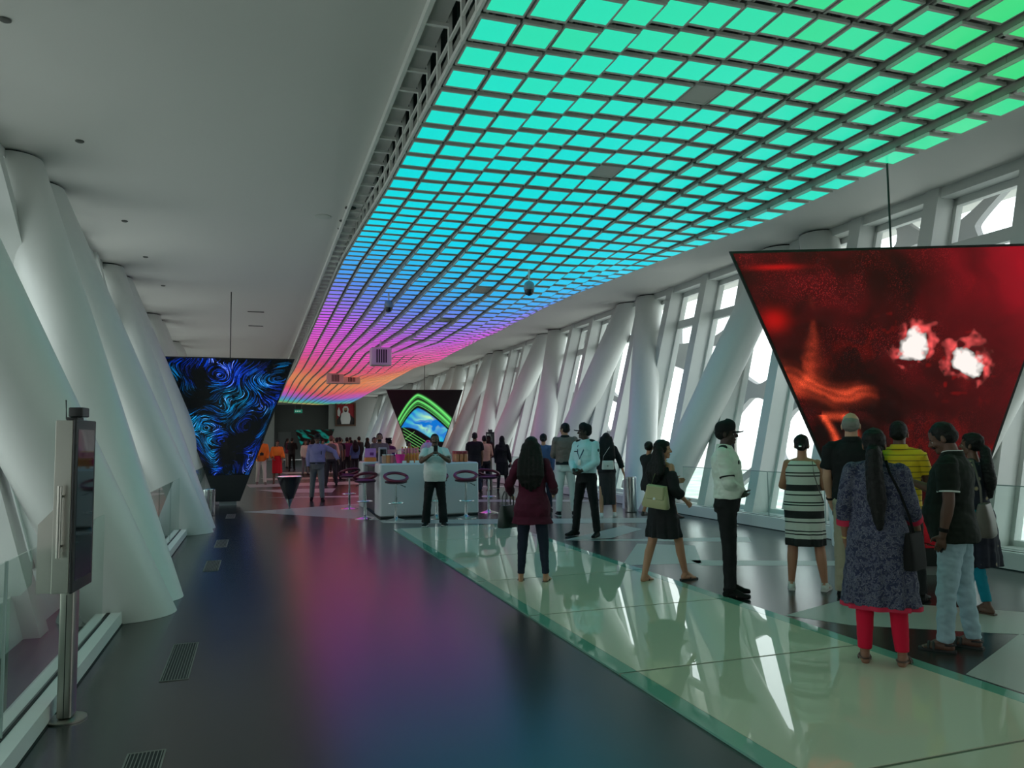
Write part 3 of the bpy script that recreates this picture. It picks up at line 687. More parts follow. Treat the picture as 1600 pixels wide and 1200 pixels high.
b = MB(); b.bb(.05, .11, .73, l - .71, .05, .80); b.build('mosaic_panel', M_MOSAIC, t, smooth=False)
b = MB(); b.bb(.05, .40, .73, l - .71, .97, 1.0); b.bb(.12, .16, .73, l - .71, .82, .97); b.build('shelf', M_BLACK, t, smooth=False)
b = MB(); b.bb(.42, w - .42, l - .10, l - .02, .01, .98); b.build('back_panel', M_GLOSSW, t, smooth=False)
def product(name, label, cat, x, y, z, mb, M, group=None, rz=0.):
    o = mb.build(name, M, None, label=label, cat=cat, group=group); o.location = (x, y, z); o.rotation_euler = (0, 0, rz); return o
def gold_top(o, w, z):
    q = MB(); q.rbox((0, 0, z), (w, w, .03), .008); q.build('cap', mat('gold_foil', S(210, 160, 70), .3, .6), o)
pinks = [S(226, 120, 150), S(232, 140, 150), S(220, 110, 140), S(236, 150, 160), S(224, 124, 150), S(230, 130, 140)]
for k in range(6):
    b = MB(); b.rbox((0, 0, .15), (.044, .044, .30), .006); o = product('gift_tube', 'tall pink and gold sweet tube, %s from the left in its row' % ORD[k], 'gift box', 2.86 + .062 * k, 15.62, CTZ + .002, b, mat('pink_card_%d' % k, pinks[k], .5), 'tall pink sweet tubes')
    q = MB(); q.rbox((0, 0, .12), (.048, .048, .07), .006); q.build('label_band', mat('orange_card', S(224, 130, 60), .5), o); gold_top(o, .03, .315)
for k in range(5):
    b = MB(); b.rbox((0, 0, .085), (.048, .048, .17), .008); o = product('gift_tube', 'short orange sweet tube before the tall pink row, %s from the left' % ORD[k], 'gift box', 2.89 + .062 * k, 15.50, CTZ + .002, b, mat('orange_card', S(224, 130, 60), .5), 'short orange sweet tubes'); gold_top(o, .036, .18)
for k in range(6):
    b = MB(); b.lathe([(.002, 0), (.042, 0), (.045, .01), (.045, .15), (.034, .165)], seg=20); o = product('sweet_jar', 'red topped sweet jar at the right end of the counter, %s from the left' % ORD[k], 'jar', 3.98 + .055 * (k % 3) * 1.7, 15.50 + .16 * (k // 3), CTZ + .002, b, mat('amber_glass', S(190, 110, 70), .15), 'red topped sweet jars')
    q = MB(); q.lathe([(.002, .165), (.038, .165), (.038, .20), (.03, .21), (.002, .21)], seg=20); q.build('lid', mat('red_lid', S(150, 24, 34), .4), o)
b = MB(); b.rbox((0, 0, .11), (.30, .10, .22), .01); o = product('gift_box', 'red and gold gift box standing behind the jars at the right end', 'gift box', 4.12, 15.82, CTZ + .002, b, mat('red_card', S(170, 40, 40), .5)); q = MB(); q.rbox((0, -.052, .11), (.2, .006, .12), .004); q.build('gold_label', mat('gold_foil', S(210, 160, 70)), o)
b = MB(); b.lathe([(.002, 0), (.07, 0), (.10, .16), (.105, .18), (.002, .18)], seg=28); o = product('sweet_bucket', 'bright magenta bucket of sweets left of the tall pink tubes', 'bucket', 2.776, 15.42, CTZ + .002, b, mat('magenta_plastic', S(222, 40, 140), .35)); q = MB(); q.tube([(.1 * math.cos(a), 0, .18 + .09 * math.sin(a)) for a in [math.pi * i / 10 for i in range(11)]], .005); q.build('handle', M_CHROME, o)
for k, (x, c) in enumerate(((2.47, S(200, 150, 130)), (2.55, S(214, 140, 90)), (2.628, S(196, 120, 120)))):
    b = MB(); b.rbox((0, 0, .08), (.075, .075, .16), .01); o = product('sweet_box', 'small clear sweet box at the left front of the counter, %s from the left' % ORD[k], 'box', x, 15.56, CTZ + .002, b, mat('sweet_box_%d' % k, c, .25), 'clear sweet boxes'); q = MB(); q.rbox((0, 0, .17), (.06, .06, .02), .006); q.build('lid', M_WHITE, o)
b = MB(); b.rbox((0, 0, .10), (.30, .16, .20), .01); o = product('display_box', 'orange display box right of the tall pink tubes', 'box', 3.33, 15.80, CTZ + .002, b, mat('orange_card', S(0, 0, 0))); q = MB(); q.rbox((0, 0, .205), (.26, .12, .012), .004); q.build('lid', mat('gold_foil', S(0, 0, 0)), o)
b = MB(); b.lathe([(.002, 0), (.05, 0), (.05, .08), (.02, .10)], seg=20); b.ball((0, 0, .25), (.17, .17, .17), n=3); o = product('candy_globe', 'round pastel candy globe behind the man in the white polo', 'globe', 3.50, 16.12, CTZ + .002, b, ramp_mat('pastel_candy', 'cell', [(0, S(210, 120, 160)), (.3, S(150, 150, 190)), (.5, S(200, 140, 170)), (1, S(170, 120, 150))], 16, .3, 'CONSTANT')); q = MB(); q.lathe([(.002, .41), (.05, .41), (.04, .45), (.002, .46)], seg=20); q.build('lid', mat('magenta_plastic', S(0, 0, 0)), o)
for k, x in enumerate((2.84, 2.99, 3.10, 3.22)):
    b = MB(); b.add([(-.04, 0, 0), (.04, 0, 0), (.04, .03, 0), (-.04, .03, 0), (-.04, .012, .05), (.04, .012, .05), (.04, .018, .05), (-.04, .018, .05)], [(0, 1, 2, 3), (4, 5, 6, 7), (0, 1, 5, 4), (1, 2, 6, 5), (2, 3, 7, 6), (3, 0, 4, 7)])
    product('price_card', 'small white price card at the counter edge, %s from the left' % ORD[k], 'price card', x, 15.30, CTZ + .002, b, mat('white_card', (.7, .7, .7, 1), .6), 'white price cards')
for k, (x, y, c, lab) in enumerate(((2.56, 18.15, S(190, 130, 200), 'lilac display card standing at the rear left end of the counter'), (3.15, 17.9, S(214, 140, 150), 'pink display card standing on the counter under the far shoppers'))):
    b = MB(); b.rbox((0, 0, .15), (.26, .03, .30), .008)
    if k == 1: y = 15.9; x = 2.70; b.v = [(p[0] * .8, p[1], p[2] * .9 + .0) for p in b.v]
    o = product('display_card', lab, 'sign', x, y, CTZ - .02 if k == 0 else CTZ + .002, b, mat('card_%d' % k, c, .6)); q = MB(); q.rbox((.03, -.017, .17), (.09, .004, .07), .003); q.build('printed_panel', mat('purple_print', S(110, 40, 120), .6), o)
b = MB(); b.rbox((0, 0, .045), (.26, .2, .09), .015); o = product('sweet_tray', 'orange tray of sweets on the rear left end of the counter', 'tray', 2.53, 17.96, CTZ - .023, b, mat('orange_card', S(0, 0, 0))); q = MB(); q.rbox((0, 0, .095), (.22, .16, .012), .01); q.build('sweets', mat('amber_glass', S(0, 0, 0)), o)
b = MB(); b.rbox((0, 0, .16), (.16, .14, .32), .02); o = product('card_reader_stand', 'pale till stand at the front left corner of the counter', 'till', 2.47, 15.75, CTZ + .002, b, mat('till_grey', S(150, 140, 150), .4)); q = MB(); q.rbox((0, -.073, .21), (.12, .006, .14), .004); q.build('screen', M_SCREENGLASS, o)

# stools: oval ring seats on chrome poles
def stool():
    t = empty('bar_stool', (0, 0, 0), 0, '', 'stool', 'maroon bar stools round the counter')
    b = MB(); b.lathe([(.002, .0), (.205, .0), (.205, .008), (.15, .022), (.05, .05), (.03, .075), (.002, .08)], seg=40); b.build('base', M_CHROME, t)
    b = MB(); b.cyl((0, 0, .07), (0, 0, .45), .028, 20); b.cyl((0, 0, .45), (0, 0, .70), .020, 20); b.build('pole', M_CHROME, t)
    b = MB(); b.tube([(.15 * math.cos(a), -.02 + .13 * math.sin(a), .34) for a in [2 * math.pi * k / 28 for k in range(28)]], .010, closed=True); b.cyl((0, 0, .34), (.15, -.02, .34), .008, 8); b.cyl((0, 0, .34), (-.15, -.02, .34), .008, 8); b.build('footrest', M_CHROME, t)
    b = MB(); rows = []
    for r, z in ((.02, .700), (.13, .705), (.20, .725), (.205, .755), (.17, .770), (.02, .765)): rows.append([Vector((r * 1.06 * math.cos(a), r * .92 * math.sin(a), z)) for a in [2 * math.pi * k / 36 for k in range(36)]])
    b.rings(rows); b.build('seat', M_MAROOND, t)
    b = MB(); b.tube([(.215 * math.cos(a), .20 * math.sin(a), .765 + .075 * (1 + math.sin(a)) * .95) for a in [2 * math.pi * k / 44 for k in range(44)]], .034, 12, closed=True, flat=.8); b.build('back_ring', M_MAROON, t)
    b = MB(); b.tube([(.02, 0, .69), (.10, -.02, .68), (.17, -.04, .645)], .007); b.ball((.17, -.04, .645), (.014, .012, .012)); b.build('height_lever', M_BLACK, t)
    return t
def copy_tree(o, parent=None):
    c = o.copy(); COL.objects.link(c)
    if parent: c.parent = parent
    for ch in [q for q in bpy.data.objects if q.parent == o]: copy_tree(ch, c)
    return c
st0 = stool()
for k, (x, y, rz, lab) in enumerate(((2.57, 14.74, 4, 'maroon bar stool before the left half of the counter front'), (3.94, 14.66, -12, 'maroon bar stool before the right half of the counter front'), (3.40, 14.90, 0, 'maroon bar stool hidden behind the man in the white polo'),
        (2.07, 15.40, 12, 'maroon bar stool at the front left corner of the counter'), (4.66, 15.50, -40, 'maroon bar stool at the front right corner of the counter'), (2.03, 17.75, 20, 'maroon bar stool beside the rear left side of the counter'))):
    t = st0 if k == 0 else copy_tree(st0)
    t.location = (x, y, .001); t.rotation_euler = (0, 0, R(rz + 180)) if k > 2 else (0, 0, R(rz)); t['label'] = lab
# cone table with a glowing top
t = empty('cone_table', (.76, 18.75, 0), 0, 'black inverted cone table with a glowing touch top', 'table')
b = MB(); b.lathe([(.002, .72), (.285, .72), (.285, .705), (.095, .205), (.002, .205)], seg=48); b.build('body', mat('piano_black', (.012, .010, .012, 1), .12), t)
b = MB(); b.lathe([(.002, .205), (.09, .205), (.012, .0), (.002, .0)], seg=48); b.build('chrome_foot', M_CHROME, t)
b = MB(); b.lathe([(.002, .728), (.29, .728), (.29, .72), (.002, .72)], seg=48); b.build('rim', M_CHROME, t)
tm = bpy.data.materials.new('touch_display'); tm.use_nodes = True; N, L, p = nodes(tm); tcn = N.new('ShaderNodeTexCoord'); nz = N.new('ShaderNodeTexNoise'); nz.inputs['Scale'].default_value = 4.5; nz.inputs['Distortion'].default_value = 1.5; rmp = N.new('ShaderNodeValToRGB')
L.new(tcn.outputs['Object'], nz.inputs['Vector']); L.new(nz.outputs[0], rmp.inputs[0]); L.new(rmp.outputs[0], p.inputs['Emission Color']); p.inputs['Emission Strength'].default_value = .9; p.inputs['Base Color'].default_value = (.02, .02, .02, 1); p.inputs['Roughness'].default_value = .1
e = rmp.color_ramp.elements; e[0].position = .3; e[0].color = S(70, 80, 200); e[1].position = .7; e[1].color = S(250, 120, 40); k = e.new(.45); k.color = S(170, 150, 220); k = e.new(.55); k.color = S(250, 160, 170)
b = MB(); b.lathe([(.002, .731), (.26, .731), (.26, .7285), (.002, .7285)], seg=48); b.build('display', tm, t)

# steel litter bins
for (x, y, r, h, lab) in ((7.42, 14.4, .125, .73, 'round steel litter bin by the right columns'), (-1.02, 17.7, .14, .50, 'round steel litter bin by the left columns')):
    if x < 0: x = -.93; y = 17.4; h = .56; r = .13
    t = empty('litter_bin', (x, y, 0), 0, lab, 'bin', 'steel litter bins')
    b = MB(); b.lathe([(.002, .012), (r, .012), (r, h - .05), (.002, h - .05)], seg=40); b.build('body', mat('polished_steel', (.55, .55, .54, 1), .16, 1.), t)
    b = MB(); b.lathe([(.002, .001), (r * .96, .001), (r * .96, .012), (.002, .012)], seg=40); b.build('base', M_BLACK, t)
    b = MB(); b.lathe([(r * .99, h - .05), (r * 1.04, h - .045), (r * 1.04, h - .005), (r * .98, h), (r * .72, h - .006), (r * .66, h - .03), (.002, h - .04)], seg=40); b.build('rim', M_CHROME, t)

# touch screen viewers on posts
def viewer(x, y, rz, lab, w=.36, zb=.73, zt=1.68, grab=True):
    """slim steel cabinet on a post, screen on local +X"""
    t = empty('touch_screen_viewer', (x, y, 0), rz, lab, 'kiosk')
    b = MB(); b.rbox((0, 0, zb / 2 + .01), (.075, .105, zb - .02), .012); b.build('post', M_STEEL, t)
    b = MB(); b.bb(-.002, .002, -.0545, -.0535, .02, zb - .03); b.build('cable_slot', M_DARKGAP, t, smooth=False)
    b = MB(); b.lathe([(.002, .001), (.105, .001), (.105, .010), (.09, .016), (.002, .016)], seg=32); b.build('base_plate', M_STEEL, t)
    b = MB(); b.rbox((.0, 0, (zb + zt) / 2), (.09, w, zt - zb), .005, 2); b.build('cabinet', M_STEEL, t, smooth=False)
    b = MB(); hz = zb + (zt - zb) * .45
    prof = [(-.044, zb + .004), (-.118, zb + .004), (-.118, hz - .05), (-.044, hz + .03)]
    b.rings([[Vector((px, yy, pz)) for px, pz in prof] for yy in (-w / 2 + .004, w / 2 - .004)]); b.build('rear_housing', M_STEEL, t, smooth=False)
    b = MB(); b.rbox((.054, 0, (zb + zt) / 2), (.018, w + .006, zt - zb + .006), .006); b.build('bezel', M_BLACK, t)
    b = MB(); b.bb(.0632, .0642, -w / 2 + .03, w / 2 - .03, zb + .06, zt - .05); b.build('screen', M_SCREENGLASS, t, smooth=False)
    if grab:
        for sy in (-1, 1):
            b = MB(); yy = sy * (w / 2 + .045); xx = .0
            b.cyl((xx, yy, zb + .20), (xx, yy, zt - .36), .012, 16)
            for zz in (zb + .26, zt - .42): b.cyl((xx, sy * w / 2, zz), (xx, yy, zz), .007, 12)
            b.build('grab_bar', M_STEEL, t)
    b = MB(); b.rbox((.0, 0, zt + .012), (.06, .12, .018), .006); b.rbox((.02, 0, zt + .05), (.075, .13, .055), .008); b.tube([(-.03, -.05, zt + .01), (-.034, -.052, zt + .12)], .004); b.build('sensor_camera', M_BLACK, t)
    return t
viewer(-.995, 4.99, R(-5), 'slim steel touch screen viewer on a post by the left kerb')
viewer(6.87, 22.6, R(-112), 'black screened viewer on a post beyond the counter, right', w=.26, zb=.98, zt=1.76, grab=False)
viewer(7.86, 11.45, R(-150), 'viewer on a post behind the guard in the white shirt', w=.20, zb=.85, zt=1.70, grab=False)

# portrait on the end wall, exit sign
t = empty('portrait', (7.2, Y1, 2.78), 0, 'large framed portrait of a robed man on red hung on the end wall', 'picture')
b = MB(); 
for (x0, x1, z0, z1) in ((-.86, -.74, 0, 2.0), (.74, .86, 0, 2.0), (-.74, .74, 0, .12), (-.74, .74, 1.88, 2.0)): b.bb(x0, x1, -.10, -.001, z0, z1)
b.build('frame', mat('bronze_frame', S(96, 72, 56), .4, .4), t, smooth=False)
b = MB(); b.bb(-.74, .74, -.03, -.012, .12, 1.88); b.build('backdrop', mat('deep_red_backdrop', S(140, 14, 26), .6), t, smooth=False)
def flat(pts, y, name, M):
    b = MB(); b.rings([[Vector((x, yy, z)) for x, z in pts] for yy in (y, y + .008)]); b.build(name, M, t, smooth=False)
flat([(-.74, .12), (.74, .12), (.74, .62), (.42, .95), (.2, .5), (-.2, .5), (-.42, .95), (-.74, .5)], -.040, 'dark_chair', mat('portrait_dark', S(34, 26, 24), .7))
flat([(-.34, .18), (.34, .18), (.42, .6), (.36, 1.05), (.16, 1.22), (-.16, 1.22), (-.36, 1.05), (-.42, .6)], -.050, 'white_robe', mat('portrait_white', S(206, 204, 200), .7))
flat([(-.22, 1.16), (.22, 1.16), (.26, 1.45), (.16, 1.66), (0, 1.70), (-.16, 1.66), (-.26, 1.45)], -.058, 'white_headcloth', mat('portrait_white', S(0, 0, 0)))
flat([(-.12, 1.24), (0, 1.20), (.12, 1.24), (.14, 1.42), (.11, 1.54), (-.11, 1.54), (-.14, 1.42)], -.066, 'face', mat('portrait_skin', S(150, 104, 80), .7))
flat([(-.10, 1.22), (0, 1.17), (.10, 1.22), (.13, 1.36), (.06, 1.32), (-.06, 1.32), (-.13, 1.36)], -.074, 'dark_beard', mat('portrait_dark', S(0, 0, 0)))
flat([(-.66, .9), (-.5, .8), (-.42, 1.2), (-.56, 1.62), (-.68, 1.3)], -.050, 'pale_flag', mat('portrait_white', S(0, 0, 0)))
t = empty('exit_sign', (3.2, 63.6, 3.95), 0, 'small green exit sign hung before the dark portal', 'sign')
b = MB(); b.rbox((0, 0, 0), (.62, .06, .28), .01); b.build('housing', mat('exit_green', S(14, 96, 80), .5, emit=S(20, 120, 100), es=.5), t)
b = MB()
for k, x in enumerate((-.2, -.07, .06)): b.bb(x - .03, x + .03, -.034, -.0305, -.05, .05)
b.add([(.13, -.034, 0), (.19, -.034, .06), (.19, -.034, -.06)], [(0, 1, 2)]); b.build('pictogram', mat('exit_white', (.6, .7, .66, 1), .5, emit=(.6, .8, .7, 1), es=.4), t, smooth=False)
b = MB()
for x in (-.25, .25): b.cyl((x, 0, .14), (x, 0, CZ + .84 - 3.95 if False else CZ - 3.95), .006, 6)
b.build('hanger', M_HANG, t)

# ================================================================ PEOPLE
SK = {'brown': mat('skin_brown', S(122, 84, 62), .55), 'dark': mat('skin_dark', S(58, 40, 33), .5), 'tan': mat('skin_tan', S(176, 126, 98), .55), 'pale': mat('skin_pale', S(188, 146, 120), .55), 'deep': mat('skin_deep_brown', S(92, 62, 48), .55)}
M_HAIR = mat('black_hair', (.007, .006, .006, 1), .6, spec=.25, bump=.4, bscale=180); M_GREYHAIR = mat('grey_hair', S(120, 116, 110), .6, bump=.3, bscale=200)
M_EYE = mat('eye_white', (.38, .36, .34, 1), .35); M_IRIS = mat('eye_dark', (.01, .008, .007, 1), .15); M_LIP = mat('lip', S(120, 66, 58), .5)
def cloth(name, c, rough=.85): return mat('cloth_' + name, c, rough, spec=.25, bump=.12, bscale=350)
C = dict(black=cloth('black', (.010, .010, .011, 1)), black2=cloth('soft_black', (.016, .016, .018, 1)), white=cloth('white', (.62, .64, .62, 1)), paleblue=cloth('pale_blue', S(186, 214, 220)), palegreenwhite=cloth('off_white', S(206, 214, 204)), maroon=cloth('maroon', S(78, 22, 44)), navyjean=cloth('dark_denim', S(34, 40, 56)),
         jean=cloth('light_denim', S(150, 176, 184)), taupe=cloth('taupe', S(120, 104, 98)), greytrouser=cloth('grey', S(110, 108, 112)), beige=cloth('beige', S(150, 142, 122)), darkgreen=cloth('dark_green', S(22, 28, 22)), red=cloth('red', S(190, 16, 50)), redskirt=cloth('bright_red', S(196, 32, 40)), orange=cloth('orange', S(236, 128, 46)),
         cream=cloth('cream', S(205, 196, 180)), darkgrey=cloth('dark_grey', S(44, 44, 46)), lav=cloth('lavender_blue', S(128, 122, 160)), turq=cloth('turquoise', S(14, 120, 140)), blue=cloth('blue', S(70, 90, 130)), peach=cloth('peach', S(210, 160, 140)), brownshirt=cloth('brown_grey', S(104, 88, 88)), pinkred=cloth('pink_red', S(176, 40, 66)), purple=cloth('purple', S(90, 40, 80)), grey=cloth('mid_grey', S(96, 90, 84)))
STR = []
for z0, z1, c in ((0, .515, 0), (.515, .565, 1), (.565, .60, 0), (.60, .615, 1), (.615, .63, 0), (.63, .645, 1)): pass
def stripes_mat():
    w, k = (.60, .63, .57, 1), (.012, .012, .013, 1)
    # black bands over the height of the dress, in metres
    bands = [(.44, .52), (.562, .572), (.592, .602), (.68, .69), (.72, .80), (.845, .857), (.872, .882), (.945, .957), (.99, 1.055), (1.135, 1.146), (1.165, 1.176), (1.24, 1.252), (1.29, 1.34)]
    st = [(0, w)]
    for a, b in bands: st += [(a / 1.6, k), (b / 1.6, w)]
    return ramp_mat('striped_jersey', 'z', st, 1 / 1.6, .8)
M_STRIPE = stripes_mat()
M_YELLOW = ramp_mat('yellow_stripe_jersey', 'zmod', [(0, S(214, 178, 20)), (.72, S(214, 178, 20)), (.74, S(60, 48, 20)), (.84, S(60, 48, 20)), (.86, S(214, 178, 20))], 19, .8)
M_KURTA = ramp_mat('navy_print', 'noise', [(0, S(112, 112, 124)), (.38, S(26, 30, 56)), (.47, S(30, 34, 68)), (.50, S(112, 112, 122)), (.535, S(22, 26, 50)), (.60, S(90, 92, 110)), (.64, S(28, 32, 60))], 34, .85, 'LINEAR', dist=1.2)
M_FLORAL = ramp_mat('dark_floral_print', 'cell', [(0, S(190, 170, 120)), (.16, S(140, 130, 110)), (.24, S(24, 26, 44)), (1, S(20, 22, 36))], 11, .85, 'LINEAR')
M_FLOWER = ramp_mat('flower_print', 'cell', [(0, S(200, 120, 110)), (.25, S(150, 60, 70)), (.38, S(40, 34, 44)), (1, S(28, 26, 36))], 14, .85, 'LINEAR')
def nm(v): v = Vector(v); return v.normalized()

class Person:
    """nominal figure 1.75 m tall facing +Y, right hand side +X; scaled to H"""
    def __init__(P, label, pos, H, face, sex='m', bulk=1., belly=0., skin='brown', legs=((3, 3, 2), (3, 3, 2)), arms=((3, 8, 12, 5), (3, 8, 12, 5)), head=(0, 0), lean=0., vox=.0075, toe=(8, 8), group=None, pants=True, z=0.):
        P.pants = pants; P.H = H; P.s = H / 1.75; P.sex = sex; P.bulk = bulk; P.belly = belly; P.vox = vox; P.lean = lean; P.seed = (hash_(label) % 97)
        az = math.atan2(pos[0], pos[1]) + R(face)
        P.root = empty('person', (pos[0], pos[1], z), -az, label, 'person', group); P.skin = SK[skin]
        f = sex == 'f'
        P.hw = .088; P.shw = (.152 if f else .174) * (1 + .35 * (bulk - 1))
        P.TL, P.SL = .415, .405
        P.leg = {}
        for sd, (a, ab, kf), tt in ((-1, legs[0], toe[0]), (1, legs[1], toe[1])):
            hip = Vector((sd * P.hw, 0, .90)); a, ab, kf = R(a), R(ab), R(kf)
            kn = hip + P.TL * nm((sd * math.sin(ab), math.sin(a) * math.cos(ab), -math.cos(a) * math.cos(ab)))
            b = a - kf
            an = kn + P.SL * nm((sd * math.sin(ab) * .7, math.sin(b) * math.cos(ab), -math.cos(b) * math.cos(ab)))
            P.leg[sd] = [hip, kn, an, tt]
        dz = .085 - min(P.leg[-1][2].z, P.leg[1][2].z)
        for sd in (-1, 1):
            for k in range(3): P.leg[sd][k] = P.leg[sd][k] + Vector((0, 0, dz))
        P.dz = dz
        P.arm = {}
        for sd, (fw, ab, fl, inn) in ((-1, arms[0]), (1, arms[1])):
            sh = P.U((sd * P.shw, -.012, 1.415)); fw, ab, fl, inn = R(fw), R(ab), R(fl), R(inn)
            el = sh + .285 * nm((sd * math.sin(ab), math.sin(fw) * math.cos(ab), -math.cos(fw) * math.cos(ab)))
            g = fw + fl
            d = nm((sd * math.sin(ab) * .35 - sd * math.sin(inn), math.sin(g) * math.cos(inn), -math.cos(g) * math.cos(inn)))
            wr = el + .25 * d
            P.arm[sd] = [sh, el, wr, d]
        P.neck0 = P.U((0, -.012, 1.45)); P.neck1 = P.U((0, .006, 1.535))
        P.Hm = Matrix.Translation(P.U((0, 0, 1.52))) @ Matrix.Rotation(-R(head[0]), 4, 'Z') @ Matrix.Rotation(-R(head[1]), 4, 'X')
        P.body()
    def U(P, p):
        p = Vector(p); k = max(0, p.z - .95); return Vector((p.x, p.y + P.lean * k, p.z + P.dz))
    def ring(P, z, g=0.):
        f = P.sex == 'f'; b = P.bulk
        zs = [.78, .86, .93, 1.0, 1.08, 1.18, 1.28, 1.36, 1.42, 1.455, 1.49]
        if f: rx = [.160, .172, .172, .155, .135, .140, .150, .150, .135, .085, .055]; ry = [.105, .118, .118, .105, .095, .105, .118, .108, .085, .062, .052]; cy = [-.01, -.018, -.018, -.005, 0, .008, .012, .0, -.01, -.012, -.01]
        else: rx = [.150, .162, .165, .160, .155, .162, .175, .180, .165, .095, .06]; ry = [.105, .115, .115, .110, .108, .115, .122, .115, .092, .066, .055]; cy = [-.005, -.012, -.01, 0, .004, .004, .002, -.004, -.012, -.014, -.012]
        i = lambda t: float(np.interp(z, zs, t))
        bk = b if z < 1.36 else 1 + (b - 1) * .5
        bel = P.belly * math.exp(-((z - 1.04) / .14) ** 2)
        return [z, i(rx) * bk + g + bel * .25, i(ry) * bk + g + bel * .5, 0, i(cy) + bel * .55]
    def rows(P, z0, z1, g=0., n=12, gf=None):
        out = []
        for k in range(n + 1):
            z = z0 + (z1 - z0) * k / n; r = P.ring(z, g if gf is None else gf(z)); c = P.U((r[3], r[4], z)); out.append((c.z, r[1], r[2], c.x, c.y))
        return out
    def put(P, mb, name, M, vox=None, smooth=4, wr=0., wf=9., parent=None, post=None, label=None):
        s = P.s; mb.v = [(x * s, y * s, z * s) for x, y, z in mb.v]
        me = remesh(mb, name, M, (vox or P.vox), smooth, wr, wf, P.seed, post)
        return link(name, me, parent or P.root, label=label)
    def hard(P, mb, name, M, parent=None, label=None):
        s = P.s; mb.v = [(x * s, y * s, z * s) for x, y, z in mb.v]
        return mb.build(name, M, parent or P.root, smooth=50, label=label)
    def hp(P, x, y, z): return P.Hm @ Vector((x, y, z))
    def body(P):
        b = MB(); s = P.bulk; f = P.sex == 'f'; Hr = P.Hm.to_3x3()
        pk = .68 if P.pants else 1.
        b.loft(P.rows(.86, 1.47, -.018))
        for sd in (-1, 1):
            b.ball(P.leg[sd][0] + Vector((0, -.005, 0)), (.075 * pk, .085 * pk, .09 * pk)); b.cone(P.U((sd * .035, -.012, 1.45)), P.U((sd * (P.shw - .02), -.012, 1.415)), .034, .034)
        nr = (.047 if f else .056) * (1 + .4 * (s - 1))
        b.cone(P.neck0, P.neck1, nr * 1.12, nr); b.cone(P.neck1, P.hp(0, .0, .06), nr, nr * .95)
        fs = .95 if f else 1.
        B = lambda x, y, z, r: b.ball(P.hp(x * fs, y * fs, z), tuple(q * fs for q in r), Hr)
        B(0, .004, .125, (.076, .096, .094)); B(0, .03, .065, (.060, .068, .080)); B(0, .078, .014, (.026, .022, .02)); B(0, .05, .02, (.046, .045, .03))
        for sd in (-1, 1):
            B(sd * .078, -.004, .085, (.010, .020, .032)); B(sd * .032, .078, .112, (.022, .016, .009)); B(sd * .040, .068, .072, (.022, .022, .024))
        b.cone(P.hp(0, .092, .112), P.hp(0, .112 * fs + .004, .078), .008, .0125); B(0, .106, .073, (.019, .012, .009))
        B(0, .090, .044, (.024, .012, .007)); B(0, .088, .033, (.021, .012, .007))
        for sd in (-1, 1):
            sh, el, wr, d = P.arm[sd]; k = (.86 if f else 1.) * (1 + .6 * (s - 1))
            b.ball(sh, .045 * k); b.cone(sh, el, .046 * k, .040 * k); b.cone(el, el + (wr - el) * .35, .040 * k, .041 * k); b.cone(el + (wr - el) * .35, wr, .041 * k, .026 * k)
            P.hand(b, sd)
            hip, kn, an, tt = P.leg[sd]; k = (1.02 if f else 1.) * (1 + .5 * (s - 1)); k *= pk
            b.cone(hip, kn, .082 * k, .054 * k); cf_ = kn + (an - kn) * .32; d2 = (an - kn).normalized(); back = Vector((0, -1, 0)) - d2 * d2.dot(Vector((0, -1, 0)))
            b.cone(kn, cf_ + back * .012, .052 * k, .053 * k); b.cone(cf_ + back * .012, an, .053 * k, .034)
            P.foot(b, sd)
        P.bodyo = P.put(b, 'body', P.skin, vox=max(.0055, P.vox * .8), smooth=3)
        if P.vox < .012:
            for sd in (-1, 1):
                e = MB(); e.ball(P.hp(sd * .031 * fs, .0745 * fs, .096), .0118); o = P.hard(e, 'eye', M_EYE)
                e = MB(); e.ball(P.hp(sd * .031 * fs, .0818 * fs, .096), .0062); P.hard(e, 'iris', M_IRIS, o)
                e = MB(); e.tube([P.hp((sd * .031 + t) * fs, (.089 - abs(t) * .35) * fs, .119 - abs(t) * .15) for t in (-.02, -.01, 0, .01, .02)], .0045); P.hard(e, 'eyebrow', M_HAIR)
            e = MB(); e.ball(P.hp(0, .097 * fs, .039), (.021, .007, .0075), Hr); P.hard(e, 'lips', M_LIP)
    def hand(P, b, sd):
        sh, el, wr, d = P.arm[sd]; inn = Vector((-sd, .25, 0)); n = (inn - d * d.dot(inn)).normalized(); w = d.cross(n)
        up = Vector((0, 1, .35))
        if w.dot(up) < 0: w = -w
        k = .92 if P.sex == 'f' else 1.
        rot = Matrix((w, n, d)).transposed()
        b.cone(wr, wr + d * .02, .026 * k, .026 * k); b.ball(wr + d * .048 * k, (.040 * k, .017 * k, .052 * k), rot)
        curl = P.curl if hasattr(P, 'curl') else 28
        for i, ln in enumerate((.070, .080, .074, .058)):
            o = wr + d * (.086 - .006 * abs(i - 1)) * k + w * (.031 - .0205 * i) * k; a = 0.; q = o; dirw = (.012 - .008 * i)
            for j, fr in enumerate((.45, .32, .23)):
                a += R(curl * (.55 if j == 0 else .8)) ; dd = (d * math.cos(a) + n * math.sin(a) + w * dirw).normalized(); q2 = q + dd * ln * fr * k
                b.cone(q, q2, (.0092 - .0008 * j) * k, (.0085 - .0009 * j) * k, 8, nb=1); q = q2
        o = wr + d * .028 * k + w * .030 * k; q = o + (d * .55 + w * .75 + n * .3).normalized() * .040 * k; q2 = q + (d * .9 + w * .2 + n * .35).normalized() * .032 * k
        b.cone(o, q, .0125 * k, .0105 * k, 8, nb=1); b.cone(q, q2, .0105 * k, .0085 * k, 8, nb=1)
        P.palm = getattr(P, 'palm', {}); P.palm[sd] = (wr + d * .07 + n * .03, d, n, w)
